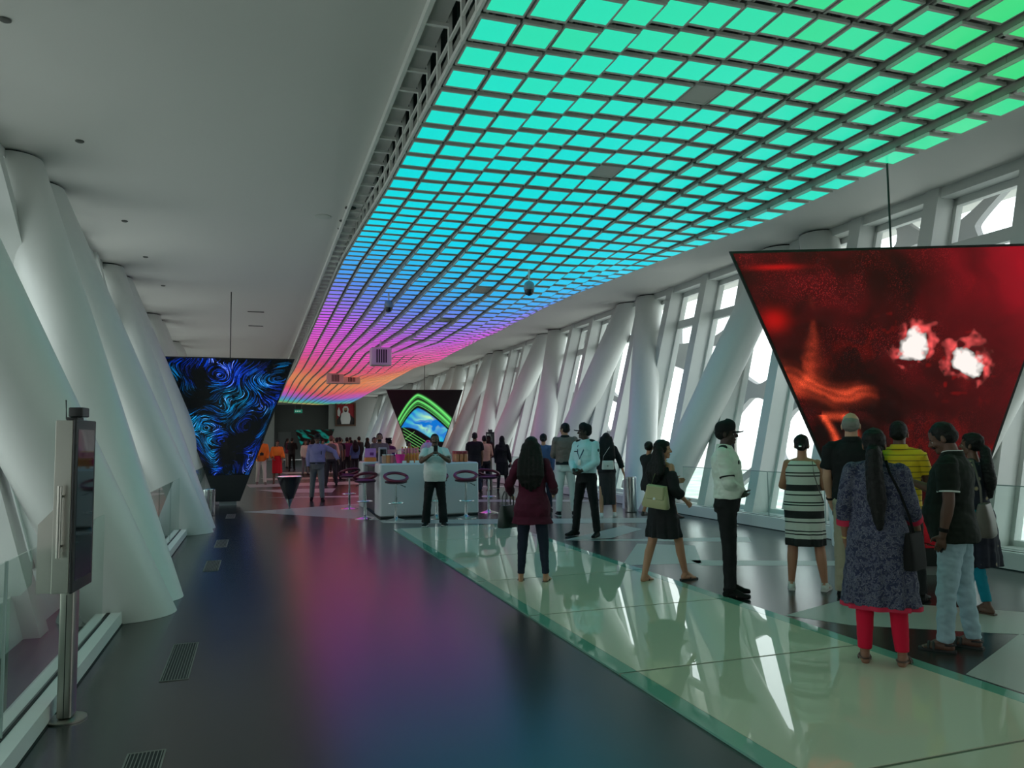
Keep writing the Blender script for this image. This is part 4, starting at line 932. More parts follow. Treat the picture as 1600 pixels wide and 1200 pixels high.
    def ft(P, sd):
        hip, kn, an, tt = P.leg[sd]; d = (an - kn).normalized(); pitch = math.atan2(d.y, -d.z)    # shank lean
        yaw = R(tt); fd = Vector((sd * math.sin(yaw), math.cos(yaw), 0)); pd = -math.sin(pitch) if pitch < -.25 else 0
        heel = max(0., an.z - .085)
        fd = Vector((fd.x, fd.y, -min(.8, heel * 4.0))).normalized()
        return an, fd, Vector((fd.y, -fd.x, 0)).normalized(), fd.cross(Vector((fd.y, -fd.x, 0)).normalized())
    def foot(P, b, sd):
        an, fd, sdv, up = P.ft(sd); up = up if up.z > 0 else -up
        o = an - up * .05
        b.cone(an, o - fd * .035, .034, .030); b.cone(o - fd * .03 + up * .0, o + fd * .08 + up * .004, .032, .030); b.cone(an + up * .0 + fd * .01, o + fd * .10, .032, .024)
        for t in (-1, 0, 1): b.cone(o + fd * .07 + sdv * t * .018 - up * .006, o + fd * (.15 - .012 * abs(t)) + sdv * t * .024 - up * .014, .021, .014)
    # ---- clothing
    def sleeve(P, b, sd, upto, r0, r1, r2, skip=0.):
        sh, el, wr, d = P.arm[sd]; k = 1 + .6 * (P.bulk - 1)
        a = sh + (el - sh) * skip
        if skip == 0:
            b.ball(sh + Vector((-sd * .012, 0, -.006)), r0 * k * .95); b.cone(P.U((sd * .04, -.012, 1.448)), sh + Vector((-sd * .02, 0, .004)), .050, .054 * k)
        if upto <= 1: e = sh + (el - sh) * upto; b.cone(a, e, r0 * k, r1 * k, 18, ends=False); 
        else:
            e = el + (wr - el) * (upto - 1); b.cone(a, el, r0 * k, r1 * k, 18); b.cone(el, e, r1 * k, r2 * k, 18, ends=False); b.ball(el, r1 * k)
        P.cuff = getattr(P, 'cuff', {}); P.cuff[sd] = e
        return e
    def top(P, name, M, hem=.84, sleeve=.55, loose=.012, flare=0., r=(.066, .062, .05), wr=.006, neck=1.47, skip=0., hemrx=None, wf=9., label=None):
        b = MB(); g0 = loose
        gf = lambda z: g0 + flare * max(0, (1.12 - z) / max(.01, 1.12 - hem)) * (1 if z < 1.12 else 0) + (.0 if z < 1.40 else -.004)
        b.loft(P.rows(max(hem, .78), neck, gf=gf, n=16))
        if hem < .78:
            r0 = P.rows(.78, .80, gf=gf, n=1)[0]; hr = P.ring(.80, gf(hem) + (.03 if hemrx is None else hemrx)); c = P.U((0, hr[4], hem)); b.loft([(c.z, hr[1], hr[2], c.x, c.y), (r0[0] + .004, r0[1], r0[2], r0[3], r0[4])])
        for sd in (-1, 1):
            if sleeve: P.sleeve(b, sd, sleeve, *r, skip=skip)
        o = P.put(b, name, M, wr=wr, wf=wf, label=label); P.topo = o
        return o
    def dress(P, name, M, hem=.47, hemr=(.24, .19), sleeve=0, loose=.010, r=(.062, .055, .048), neck=1.45, wr=.007, skip=0., waist=0., back=0., mid=None, wf=8.):
        b = MB(); rows = []
        zt = .93
        rows_ = P.rows(zt, neck, gf=lambda z: loose + waist * math.exp(-((z - 1.05) / .12) ** 2), n=14)
        a = P.ring(zt, loose); n = 8
        for k in range(n):
            t = k / n; z = hem + (zt - hem) * t; e = t ** 1.1
            c = P.U((0, a[4] * e + back * (1 - e), z)); rows.append((c.z, hemr[0] * (1 - e) + a[1] * e, hemr[1] * (1 - e) + a[2] * e, c.x, c.y))
        b.loft(rows + rows_, 40)
        for sd in (-1, 1):
            if sleeve: P.sleeve(b, sd, sleeve, *r, skip=skip)
        def post(co):
            z = co[:, 2] / P.s; k = np.clip((zt + P.dz - z) / (zt - hem), 0, 1) ** 1.3; an = np.arctan2(co[:, 1], co[:, 0])
            w = 1 + .055 * k * np.sin(an * 9 + P.seed) + .03 * k * np.sin(an * 16 + 2)
            out = co.copy(); out[:, 0] *= w; out[:, 1] *= w; return out
        return P.put(b, name, M, wr=wr, wf=wf, post=post)
    def trousers(P, name, M, ankle=.05, w=1., waist=1.0, wr=.006, taper=.058):
        b = MB(); b.loft(P.rows(.83, waist, .006, n=6))
        for sd in (-1, 1):
            hip, kn, an, tt = P.leg[sd]; d = (an - kn).normalized(); e = an - d * (ankle - .0)
            k = (1 + .5 * (P.bulk - 1)) * w
            b.ball(hip + Vector((0, -.022, -.005)), (.095 * k, .105 * k, .11)); b.cone(hip + Vector((-sd * .004, -.006, -.02)), kn, .094 * k, .066 * k, 20); b.cone(kn, e, .066 * k, taper * w, 20, ends=False); b.ball(kn, .066 * k)
        return P.put(b, name, M, wr=wr, wf=11)
    def shoes(P, M, sole=None, name='shoe', big=1.):
        for sd in (-1, 1):
            an, fd, sdv, up = P.ft(sd); up = up if up.z > 0 else -up; o = an - up * .05; b = MB(); u = b
            b.cone(an - up * .005, o - fd * .02, .040 * big, .042 * big); b.cone(o - fd * .042 - up * .0, o + fd * .09 - up * .002, .036 * big, .037 * big); b.cone(an - up * .01 + fd * .02, o + fd * .12, .036 * big, .028 * big)
            for t in (-.6, .6): b.cone(o + fd * .09 + sdv * t * .018 - up * .004, o + fd * .175 + sdv * t * .022 - up * .010, .032 * big, .023 * big)
            b.v = [(x, y, max(z, an.z - .083 if False else .004)) if an.z < .13 else (x, y, z) for x, y, z in b.v]
            q = P.put(b, name, M, vox=max(.006, P.vox * .8), smooth=3)
            if sole:
                b = MB(); zc_ = o - up * .034
                pts = [(-.075, .028), (-.06, .036), (.02, .034), (.10, .045), (.16, .042), (.20, .022)]
                ring = [o + fd * a + sdv * c - up * .0 for a, c in pts] + [o + fd * a - sdv * c for a, c in reversed(pts)]
                b.rings([[v - up * .034 for v in ring], [v - up * .014 for v in ring]]); P.hard(b, 'sole', sole, q)
    def sandals(P, M, strap=True, name='sandal', back=False):
        for sd in (-1, 1):
            an, fd, sdv, up = P.ft(sd); up = up if up.z > 0 else -up; o = an - up * .05; b = MB()
            pts = [(-.072, .026), (-.055, .035), (.02, .033), (.10, .044), (.15, .042), (.185, .024)]
            ring = [o + fd * a + sdv * c for a, c in pts] + [o + fd * a - sdv * c for a, c in reversed(pts)]
            b.rings([[v - up * .0345 for v in ring], [v - up * .020 for v in ring]]); q = P.hard(b, name, M)
            b = MB(); arc = lambda a, hgt, wd: [o + fd * a + sdv * wd * math.cos(t) + up * (hgt * math.sin(t) - .02) for t in [math.pi * k / 8 for k in range(9)]]
            if strap == 'thong':
                for c in (-1, 1): b.tube([o + fd * .13 - up * .0, o + fd * .09 + sdv * c * .02 + up * .012, o + fd * .04 + sdv * c * .038 - up * .02], .006)
            else:
                b.tube(arc(.11, .048, .046), .009, flat=.5); b.tube(arc(.075, .055, .044), .009, flat=.5)
                if back: b.tube([o - fd * .066 * math.sin(t) + sdv * .038 * math.cos(t) + up * .02 + fd * .0 for t in [math.pi * k / 8 for k in range(9)]], .007)
            P.hard(b, 'strap', M, q)
    def hair(P, style='short', M=None, length=1.15, width=1., name='hair'):
        M = M or M_HAIR; b = MB(); Hr = P.Hm.to_3x3(); fs = .95 if P.sex == 'f' else 1.
        B = lambda x, y, z, r: b.ball(P.hp(x * fs, y * fs, z), tuple(q * fs for q in r), Hr)
        hv = min(P.vox, .0085)
        if style == 'bald':
            B(0, -.026, .108, (.0825, .086, .080))
            return P.put(b, name, M, vox=hv, smooth=3, wr=.003, wf=40)
        B(0, -.010, .142, (.083, .099, .088)); B(0, -.03, .10, (.081, .083, .075))
        if style == 'short':
            for sd in (-1, 1): B(sd * .070, .018, .112, (.014, .022, .035))
        if style in ('long', 'bun', 'pony', 'braid'):
            B(0, -.028, .135, (.090, .094, .092)); B(0, .022, .168, (.076, .070, .052))
            for sd in (-1, 1): B(sd * .066, .012, .10, (.022, .036, .05))
        if style == 'long':
            top = P.hp(0, -.05, .12); n = 6; zb = length + P.dz
            back = P.U((0, -.125, length + .0)).y - .02
            for sd in (-2, -1, 0, 1, 2):
                k = sd / 2 * width; p0 = P.hp(k * .06, -.045 - .02 * (1 - abs(k)), .10); p1 = P.U((k * .095, -.105, 1.42)); p2 = P.U((k * .105, -.135, (1.42 + length) / 2 + .02)); p3 = P.U((k * .085, -.125, length + .05 * abs(k)))
                b.cone(p0, p1, .050, .055, 10); b.cone(p1, p2, .055, .050, 10); b.cone(p2, p3, .050, .022, 10)
        if style == 'bun': B(0, -.115, .075, (.045, .04, .045))
        if style == 'pony':
            B(0, -.10, .06, (.045, .04, .05))
            p0 = P.hp(0, -.115, .04); p1 = P.U((0, -.15, 1.42)); p2 = P.U((.012, -.165, (1.42 + length) / 2)); p3 = P.U((.02, -.15, length))
            for a, c, r1, r2 in ((p0, p1, .042, .046), (p1, p2, .046, .050), (p2, p3, .050, .020)): b.cone(a, c, r1 * width, r2 * width, 10)
        if style == 'curly':
            rr = random.Random(P.seed)
            for _ in range(40):
                t = rr.uniform(0, 6.28); B(.085 * math.cos(t), -.03 + .085 * math.sin(t), rr.uniform(.04, .21), (.028, .028, .028))
        if style in ('long', 'pony', 'curly') and P.vox < .012: return P.put(b, name, M, vox=hv, smooth=3, wr=.005, wf=30)
        return P.put(b, name, M, vox=hv, smooth=3, wr=.003, wf=35)
    def hijab(P, M, length=1.2):
        b = MB(); Hr = P.Hm.to_3x3(); b.ball(P.hp(0, -.014, .115), (.094, .108, .118), Hr); b.cone(P.hp(0, -.01, .05), P.U((0, -.02, 1.42)), .088, .13); b.loft([(P.U((0, 0, length)).z, .18, .15, 0, P.U((0, -.03, length)).y), (P.U((0, 0, 1.36)).z, .19, .135, 0, P.U((0, -.015, 1.36)).y), (P.U((0, 0, 1.46)).z, .11, .09, 0, P.U((0, -.01, 1.46)).y)])
        return P.put(b, 'headscarf', M, wr=.006, wf=14)
    def cap(P, M, name='cap'):
        b = MB(); Hr = P.Hm.to_3x3(); prof = []
        n = 28
        for r, z in ((.090, .120), (.094, .135), (.096, .160), (.094, .185), (.086, .207), (.068, .226), (.040, .238), (.012, .243)):
            prof.append([P.hp(r * .93 * math.cos(2 * math.pi * k / n), -.006 + r * 1.08 * math.sin(2 * math.pi * k / n), z + .012 * math.sin(2 * math.pi * k / n)) for k in range(n)])
        b.rings(prof)
        top = []; bot = []
        for k in range(13):
            t = math.pi * k / 12; x = .076 * math.cos(t); y = .070 + .105 * math.sin(t)
            top.append(P.hp(x, y, .155 - .018 * math.sin(t) - .030 * (x / .076) ** 2))
        bot = [v - P.Hm.to_3x3() @ Vector((0, 0, .012)) for v in top]
        o = P.hard(b, name, M)
        q = MB(); q.rings([top, bot]); P.hard(q, 'peak', M, o)
        return o
    def band(P, name, M, z, h=.03, g=.016):
        b = MB(); b.loft(P.rows(z - h / 2, z + h / 2, g, n=2), 40); return P.hard(b, name, M)
    def cuffring(P, sd, t, r, h, name, M):
        sh, el, wr, d = P.arm[sd]; c = sh + (el - sh) * t if t <= 1 else el + (wr - el) * (t - 1); dd = (el - sh).normalized() if t <= 1 else d; k = 1 + .6 * (P.bulk - 1)
        b = MB(); b.cyl(c - dd * h / 2, c + dd * h / 2, r * k, 24); return P.hard(b, name, M)
    def collar(P, M, g=.012, name='collar', h=.035):
        b = MB(); rows = []
        for (z, r) in ((1.466, .090), (1.492, .082), (1.514, .070)):
            c = P.U((0, -.012 + (1.5 - z) * .1, z)); rows.append([Vector((c.x + r * 1.02 * math.cos(t), c.y + (r + .004) * math.sin(t), c.z - (.020 * max(0, math.sin(t)) ** 2))) for t in [2 * math.pi * k / 28 for k in range(28)]])
        b.rings(rows); return P.hard(b, name, M)
    def W(P, v): return P.root.matrix_world @ (Vector(v) * P.s)
    def world(P, v):
        M = Matrix.Translation(P.root.location) @ Matrix.Rotation(P.root.rotation_euler[2], 4, 'Z'); return M @ (Vector(v) * P.s)
def hash_(t):
    h = 7
    for ch in t: h = (h * 31 + ord(ch)) % 100003
    return h
M_RUB = mat('sole_rubber', (.55, .55, .53, 1), .7); M_DSOLE = mat('dark_sole', (.02, .02, .02, 1), .7); M_LEATHER = mat('black_leather', (.008, .008, .008, 1), .75, spec=.15); M_BROWNL = mat('brown_leather', S(74, 52, 40), .5)
STAND = ((2, 3, 2), (2, 3, 2)); RELAX = ((3, 8, 12, 5), (3, 8, 12, 5))

def held(name, label, cat, mb, M, pos, rz=0., rx=0., group=None, smooth=40):
    o = mb.build(name, M, None, smooth=smooth, label=label, cat=cat, group=group); o.location = pos; o.rotation_euler = (rx, 0, rz); return o
def phone(label, pos, rz, rx=0.):
    b = MB(); b.rbox((0, 0, 0), (.074, .010, .15), .004); t = held('phone', label, 'phone', b, M_BLACK, pos, rz, rx)
    q = MB(); q.bb(-.034, .034, .0052, .0062, -.068, .068); q.build('screen', M_SCREENGLASS, t, smooth=False); return t
def bag(label, pos, rz, w, d, h, M, topw=.85, handle='loop', strap=None, hh=.14, tilt=0., cat='bag', name='handbag'):
    t = empty(name, pos, rz, label, cat); t.rotation_euler = (0, tilt, rz); b = MB(); rows = []
    for z, k, e in ((0, .93, .9), (.02, 1, 1), (h * .5, .5 + topw * .5, .9), (h - .02, topw, .55), (h, topw * .97, .45)):
        n = 28; rows.append([Vector((math.copysign(abs(math.cos(2 * math.pi * i / n)) ** .45, math.cos(2 * math.pi * i / n)) * w / 2 * k, math.copysign(abs(math.sin(2 * math.pi * i / n)) ** .45, math.sin(2 * math.pi * i / n)) * d / 2 * e, z)) for i in range(n)])
    b.rings(rows); b.build('pouch', M, t, smooth=60)
    if handle == 'loop':
        for sy in (-1, 1):
            q = MB(); q.tube([(-w * .25, sy * d * .2, h - .02), (-w * .23, sy * d * .2, h + hh * .6), (-w * .12, sy * d * .18, h + hh), (w * .12, sy * d * .18, h + hh), (w * .23, sy * d * .2, h + hh * .6), (w * .25, sy * d * .2, h - .02)], .007); q.build('handle', M, t)
    if handle == 'flap':
        q = MB(); q.rbox((0, -d * .36, h * .68), (w * topw * .96, d * .35, h * .62), .02); q.build('flap', M, t); q = MB(); q.cyl((0, -d * .55, h * .42), (0, -d * .50, h * .42), .014, 14); q.build('clasp', M_CHROME, t)
    if strap:
        mi = t.matrix_basis.inverted() if False else (Matrix.Translation(Vector(pos)) @ Matrix.Rotation(rz, 4, 'Z') @ Matrix.Rotation(tilt, 4, 'Y')).inverted()
        q = MB(); q.tube([mi @ Vector(v) for v in strap], .009, flat=.4); q.build('strap', M, t)
    return t

# ---- foreground visitors -------------------------------------------
P = Person('woman with long dark hair in a maroon tunic and jeans on the glass floor', (2.86, 7.86), 1.58, 8, 'f', 1.08, skin='tan', legs=((0, 5, 1), (3, 5, 4)), arms=((-4, 26, 62, 8), (4, 20, 62, 10)), vox=.0075)
P.top('tunic', C['maroon'], hem=.70, sleeve=1.9, loose=.016, flare=.035, r=(.064, .056, .046), wr=.010); P.trousers('jeans', C['navyjean'], ankle=.02, w=.94, taper=.046); P.sandals(M_DSOLE, 'thong', 'flip_flop'); P.hair('long', length=1.10, width=1.12)
w = P.world(P.arm[-1][2]); mx = P.world(P.arm[-1][1].lerp(P.arm[-1][2], .6))
bag('dark green handbag hanging from the forearm of the woman in maroon', (mx.x - .03, mx.y, mx.z - .40), .5, .27, .12, .24, mat('dark_green_leather', S(36, 46, 44), .4), .82, hh=.15)

P = Person('security guard in a pale blue shirt, cap and lanyard, hands clasped', (4.97, 11.16), 1.78, -146, skin='dark', legs=((0, 8, 1), (2, 9, 1)), arms=((12, 9, 44, 38), (12, 9, 44, 38)), head=(52, 0), vox=.0085, toe=(14, 18))
P.top('shirt', C['paleblue'], hem=.98, sleeve=1.96, loose=.022, r=(.070, .062, .046), wr=.009); P.trousers('trousers', C['black'], ankle=.0, waist=1.01); P.shoes(M_LEATHER); P.hair('short'); P.cap(C['black']); P.collar(C['paleblue'])
def epaulettes(P):
    for sd in (-1, 1):
        b = MB(); q = P.U((sd * .135, -.012, 1.478)); b.ball(q, (.062, .046, .022), Matrix.Rotation(sd * R(20), 4, 'Y')); P.hard(b, 'epaulette', C['black'])
epaulettes(P)
b = MB(); pts = [P.U((.06, .03, 1.475)), P.U((.075, .10, 1.40)), P.U((.05, .146, 1.30)), P.U((.01, .155, 1.20)), P.U((-.04, .146, 1.30)), P.U((-.075, .10, 1.40)), P.U((-.06, .03, 1.475))]; b.tube(pts, .008, flat=.4); P.hard(b, 'lanyard', cloth('lanyard', S(40, 60, 100)))
b = MB(); q = P.U((.01, .158, 1.145)); b.rbox(q, (.056, .006, .085), .004); P.hard(b, 'badge', M_WHITE)
b = MB(); sh, el = P.arm[-1][0], P.arm[-1][1]; c_ = sh.lerp(el, .32); b.ball(c_ + Vector((-.066, .015, 0)), (.008, .026, .032)); P.hard(b, 'sleeve_patch', mat('patch_teal', S(30, 60, 66), .7))
b = MB(); q = P.U((.085, .135, 1.315)); b.rbox(q, (.07, .006, .012), .002); P.hard(b, 'name_bar', C['black'])

P = Person('tall man in a taupe jacket and white trousers beside the guard in pale blue', (5.90, 14.24), 1.86, -6, skin='tan', legs=((1, 4, 1), (2, 5, 3)), arms=((10, 10, 60, 35), (10, 10, 60, 35)), head=(-38, 0), vox=.0095)
P.top('jacket', C['taupe'], hem=.99, sleeve=1.95, loose=.026, r=(.074, .064, .05), wr=.010); P.band('jacket_hem', C['black2'], .985, .06, .026); P.collar(C['black2']); P.trousers('trousers', C['white'], ankle=.0, w=1.04); P.shoes(C['black2'], M_RUB); P.hair('short')
P = Person('dark haired person in a blue top half hidden by the taupe jacket man', (5.80, 15.2), 1.66, 4, 'f', skin='tan', vox=.011)
P.top('shirt', C['blue'], hem=.84, sleeve=1.9, wr=.008); P.trousers('trousers', C['navyjean'], ankle=.02); P.shoes(C['black2']); P.hair('bun')

P = Person('woman with very long black hair and white trainers beside the steel bin', (6.54, 13.67), 1.66, 2, 'f', skin='tan', legs=((-6, 3, 2), (10, 4, 6)), arms=((2, 8, 16, 8), (6, 24, 6, -8)), vox=.0085, pants=False)
P.top('blouse', C['black2'], hem=.92, sleeve=1.6, loose=.02, r=(.068, .064, .058), wr=.009); P.dress('wide_trousers', cloth('charcoal', S(50, 48, 50)), hem=.26, hemr=(.155, .125), neck=1.0, loose=.006); P.shoes(cloth('trainer_white', S(205, 205, 205)), M_RUB); P.hair('long', length=1.02, width=1.3)
q = P.world((.03, -.20, .985)); a = P.world((.10, -.135, 1.47)); c2 = P.world((-.02, -.165, 1.30)); d2 = P.world((.10, .02, 1.475))
bag('small white shoulder bag on the back of the long haired woman by the bin', q, P.root.rotation_euler[2], .24, .10, .17, mat('white_leather', S(205, 205, 200), .4), .9, handle='flap', strap=[P.world((-.08, -.18, 1.10)), P.world((-.06, -.20, 1.25)), P.world((.04, -.19, 1.40)), P.world((.10, -.10, 1.485)), P.world((.11, .02, 1.475))])

P = Person('woman in a short black off-shoulder dress striding with a child on her arm', (4.20, 7.39), 1.56, 42, 'f', skin='tan', legs=((-14, 2, 6), (21, 2, 8)), arms=((34, 12, 62, 20), (-6, 14, 60, 4)), head=(38, 4), vox=.0075, pants=False)
P.dress('dress', C['black2'], hem=.56, hemr=(.235, .19), sleeve=1.5, skip=.40, r=(.064, .066, .062), neck=1.40, loose=.014, wr=.010); P.sandals(M_DSOLE, 'thong', 'flip_flop'); P.hair('long', length=1.22, width=.85)
q = P.world((.09, -.235, .90))
bag('pale beige shoulder bag worn by the woman in the short black dress', q, P.root.rotation_euler[2] + .35, .30, .12, .24, mat('beige_leather', S(168, 164, 124), .45), .72, handle='flap', strap=[P.world((-.01, -.22, 1.10)), P.world((.03, -.19, 1.26)), P.world((.07, -.14, 1.38)), P.world((.10, -.09, 1.43)), P.world((.115, -.04, 1.462))], tilt=.12)
K = P
P = Person('small dark haired child carried on the arm of the woman in black', (4.10, 7.50), 1.0, 40, 'f', skin='tan', legs=((62, 26, 70), (62, 26, 70)), arms=((40, 14, 20, 10), (40, 14, 20, 10)), head=(-20, 8), vox=.008, z=.66)
P.top('top', C['black2'], hem=.80, sleeve=.6, wr=.006); P.trousers('shorts', C['black2'], ankle=.30); P.shoes(mat('child_shoe', (.02, .015, .015, 1), .5)); P.hair('bun')


P = Person('security guard in a white shirt and black cap standing in profile facing right', (4.40, 6.49), 1.70, 96, skin='dark', legs=((0, 3, 1), (2, 3, 2)), arms=((10, 8, 34, 56), (10, 8, 34, 56)), head=(-2, 3), vox=.0075, belly=.03)
P.top('shirt', C['palegreenwhite'], hem=.97, sleeve=1.96, loose=.024, r=(.072, .064, .046), wr=.011); P.trousers('trousers', C['black'], ankle=.0, waist=1.0, w=1.03); P.shoes(M_LEATHER); P.hair('short'); P.cap(C['black']); P.collar(C['palegreenwhite']); epaulettes(P)
P.cuffring(1, .80, .0745, .014, 'sleeve_band', C['black'])
b = MB(); b.ball(P.U((.075, .132, 1.33)), (.020, .008, .024)); P.hard(b, 'chest_badge', C['black'])

P = Person('woman in a sleeveless black and white striped dress facing the red screen', (5.26, 6.43), 1.57, 6, 'f', 1.16, skin='tan', legs=((0, 6, 1), (2, 8, 1)), arms=((16, 16, 62, 28), (14, 10, 70, 34)), vox=.0075, pants=False)
P.dress('dress', M_STRIPE, hem=.50, hemr=(.215, .17), loose=.012, neck=1.44, wr=.006, waist=.02); P.shoes(cloth('shoe_white', S(190, 196, 188)), M_RUB, big=.94); P.hair('bun')
b = MB(); b.rbox(P.hp(0, -.155, .085), (.03, .012, .018), .003); P.hard(b, 'hair_clip', M_CHROME)
b = MB(); b.tube([P.U((.115, -.10, 1.44)), P.U((.13, -.135, 1.30)), P.U((.175, -.12, 1.12)), P.U((.215, -.04, .98))], .010, flat=.5); P.hard(b, 'bag_strap', C['grey'])

P = Person('older man with grey balding hair in a black polo and beige trousers', (5.35, 5.84), 1.77, 4, skin='pale', legs=((0, 4, 1), (2, 4, 2)), arms=((4, 10, 20, 6), (6, 10, 60, 20)), vox=.0075, bulk=1.05)
P.top('polo_shirt', C['black'], hem=.93, sleeve=.72, loose=.018, r=(.072, .070, .06), wr=.008); P.collar(C['black']); P.trousers('trousers', C['beige'], ankle=.0, w=1.04); P.shoes(M_LEATHER); P.hair('bald', M_GREYHAIR)
P.cuffring(-1, 1.90, .034, .02, 'wristband', C['black'])
q = P.palm[-1][0]; b = MB(); b.rbox((0, 0, 0), (.075, .016, .13), .006); held('wallet', 'small dark wallet in the hand of the older man in beige trousers', 'wallet', b, M_LEATHER, P.world(q + P.palm[-1][1] * .02), .3)

P = Person('woman in a navy print kurta with red hem and red leggings, back turned', (4.02, 4.18), 1.60, 3, 'f', 1.14, skin='brown', legs=((0, 3, 0), (1, 3, 1)), arms=((0, 13, 14, 4), (10, 13, 36, -4)), vox=.0065, toe=(6, 10))
P.dress('kurta', M_KURTA, hem=.44, hemr=(.265, .18), sleeve=1.42, r=(.066, .060, .054), loose=.014, wr=.008, waist=.015)
b = MB(); rows = []
hem_z = P.U((0, 0, .44)).z
for z, k in ((hem_z - .02, 1.01), (hem_z + .012, 1.01)):
    rows.append([Vector((.266 * k * (1 + .055 * math.sin(t * 9 + P.seed) + .03 * math.sin(t * 16 + 2)) * math.cos(t), .181 * k * (1 + .055 * math.sin(t * 9 + P.seed) + .03 * math.sin(t * 16 + 2)) * math.sin(t), z)) for t in [2 * math.pi * k2 / 120 for k2 in range(120)]])
b.rings(rows); P.hard(b, 'kurta_hem', C['pinkred'])
for sd in (-1, 1): P.cuffring(sd, 1.41, .0575, .045, 'kurta_cuff', C['pinkred'])
P.trousers('leggings', C['red'], ankle=.03, w=.96, taper=.052, wr=.003); P.sandals(M_BROWNL, True, back=True); P.hair('pony', length=1.02, width=1.35)
P.cuffring(-1, 1.9, .030, .012, 'bracelet', mat('gold', (.75, .55, .25, 1), .3, 1.))
kr = P
rzk = P.root.rotation_euler[2]
bag('black shoulder bag at the right hip of the woman in the navy kurta', P.world((.235, -.02, .72)), rzk + 1.2, .24, .08, .24, M_LEATHER, .9, handle='none', strap=[P.world((.24, -.03, .95)), P.world((.215, -.10, 1.10)), P.world((.16, -.145, 1.28)), P.world((.10, -.13, 1.42)), P.world((.075, -.03, 1.50)), P.world((.10, .08, 1.44))])

P = Person('man with a moustache in a dark green polo and pale jeans holding a phone', (4.82, 4.29), 1.65, -78, 'm', 1.10, belly=.06, skin='deep', legs=((6, 3, 2), (-3, 3, 3)), arms=((-2, 8, 14, 4), (22, 6, 92, 12)), head=(-4, 24), vox=.0065, toe=(6, 6))
P.top('polo_shirt', C['darkgreen'], hem=.82, sleeve=.74, loose=.022, flare=.022, r=(.074, .072, .06), wr=.009); P.collar(C['darkgreen']); P.trousers('jeans', C['jean'], ankle=-.01, w=1.04, wr=.010); P.sandals(M_DSOLE, True, back=True); P.hair('short')
for sd in (-1, 1): P.cuffring(sd, .735, .0735, .010, 'sleeve_trim', C['white'])
b = MB(); c_ = P.U((0, -.012, 1.513)); b.tube([Vector((c_.x + .0715 * math.cos(t), c_.y + .075 * math.sin(t), c_.z - .020 * max(0, math.sin(t)) ** 2)) for t in [2 * math.pi * k / 28 for k in range(28)]], .0035, closed=True); P.hard(b, 'collar_trim', C['white'])
b = MB(); b.tube([P.hp(x, .104 - abs(x) * .5, .058 - abs(x) * .25) for x in (-.034, -.018, 0, .018, .034)], .0075); P.hard(b, 'moustache', M_HAIR)
P.cuffring(-1, 1.86, .035, .028, 'watch', M_LEATHER)
q, d_, n_, w_ = P.palm[1]
phone('dark phone held up by the man in the dark green polo', P.world(q + d_ * .03), P.root.rotation_euler[2], .5)
q, d_, n_, w_ = P.palm[-1]
sg = MB()
for k in (-1, 1): sg.ball((k * .032, 0, 0), (.026, .004, .02)); sg.tube([(k * .058, 0, .01), (k * .06, .06, .01), (k * .058, .12, -.005)], .0035)
sg.tube([(-.01, 0, .006), (0, 0, .010), (.01, 0, .006)], .003)
held('sunglasses', 'folded dark sunglasses in the hand of the man in the dark green polo', 'sunglasses', sg, M_SCREENGLASS, P.world(q + d_ * .055), P.root.rotation_euler[2] + .6, .4)

P = Person('person in a yellow polo with dark stripes before the red screen', (5.74, 5.66), 1.68, 10, 'm', skin='deep', arms=((20, 10, 60, 20), (20, 10, 60, 20)), vox=.0075)
P.top('polo_shirt', M_YELLOW, hem=.86, sleeve=.7, loose=.016, r=(.070, .068, .06), wr=.008); P.collar(M_YELLOW); P.trousers('trousers', C['black2'], ankle=.0); P.shoes(M_LEATHER); P.hair('short')

P = Person('woman in a dark floral kurta and turquoise leggings behind the polo man', (6.08, 5.18), 1.58, -52, 'f', 1.05, skin='deep', legs=((-10, 3, 4), (20, 4, 4)), arms=((8, 8, 30, 10), (6, 8, 40, 10)), vox=.0075, head=(-20, 0))
P.dress('kurta', M_FLORAL, hem=.44, hemr=(.24, .18), sleeve=1.3, r=(.066, .06, .055), wr=.008); P.trousers('leggings', C['turq'], ankle=.03, w=.9, taper=.05); P.sandals(M_BROWNL, True); P.hair('pony', length=1.12, width=1.2)
bag('taupe shoulder bag on the back of the woman in the floral kurta', P.world((-.16, -.22, .74)), P.root.rotation_euler[2] + .5, .32, .15, .28, mat('taupe_leather', S(84, 76, 68), .5), .85, handle='none', strap=[P.world((-.17, -.20, 1.0)), P.world((-.16, -.19, 1.2)), P.world((-.13, -.10, 1.46)), P.world((-.12, .03, 1.46))])

# ---- by the counter --------------------------------------------------
P = Person('man in a white polo and black trousers photographing before the counter', (3.07, 13.56), 1.66, 178, 'm', 1.12, belly=.10, skin='deep', legs=((0, 6, 1), (0, 7, 1)), arms=((46, 16, 92, 50), (46, 16, 92, 50)), vox=.0085, toe=(16, 16))
P.curl = 50
P.top('polo_shirt', C['white'], hem=.84, sleeve=.72, loose=.018, r=(.076, .074, .06), wr=.007); P.collar(C['white']); P.trousers('trousers', C['black'], ankle=-.02, w=1.10, taper=.075); P.shoes(C['black2'], M_RUB); P.hair('short')
b = MB(); b.tube([P.hp(x, .104 - abs(x) * .5, .058 - abs(x) * .25) for x in (-.034, -.018, 0, .018, .034)], .008); P.hard(b, 'moustache', M_HAIR)
h1, h2 = P.palm[-1], P.palm[1]; mid_ = P.world((h1[0] + h2[0]) / 2)
phone('black phone raised by the man in the white polo', (mid_.x, mid_.y - .02, mid_.z + .07), P.root.rotation_euler[2])

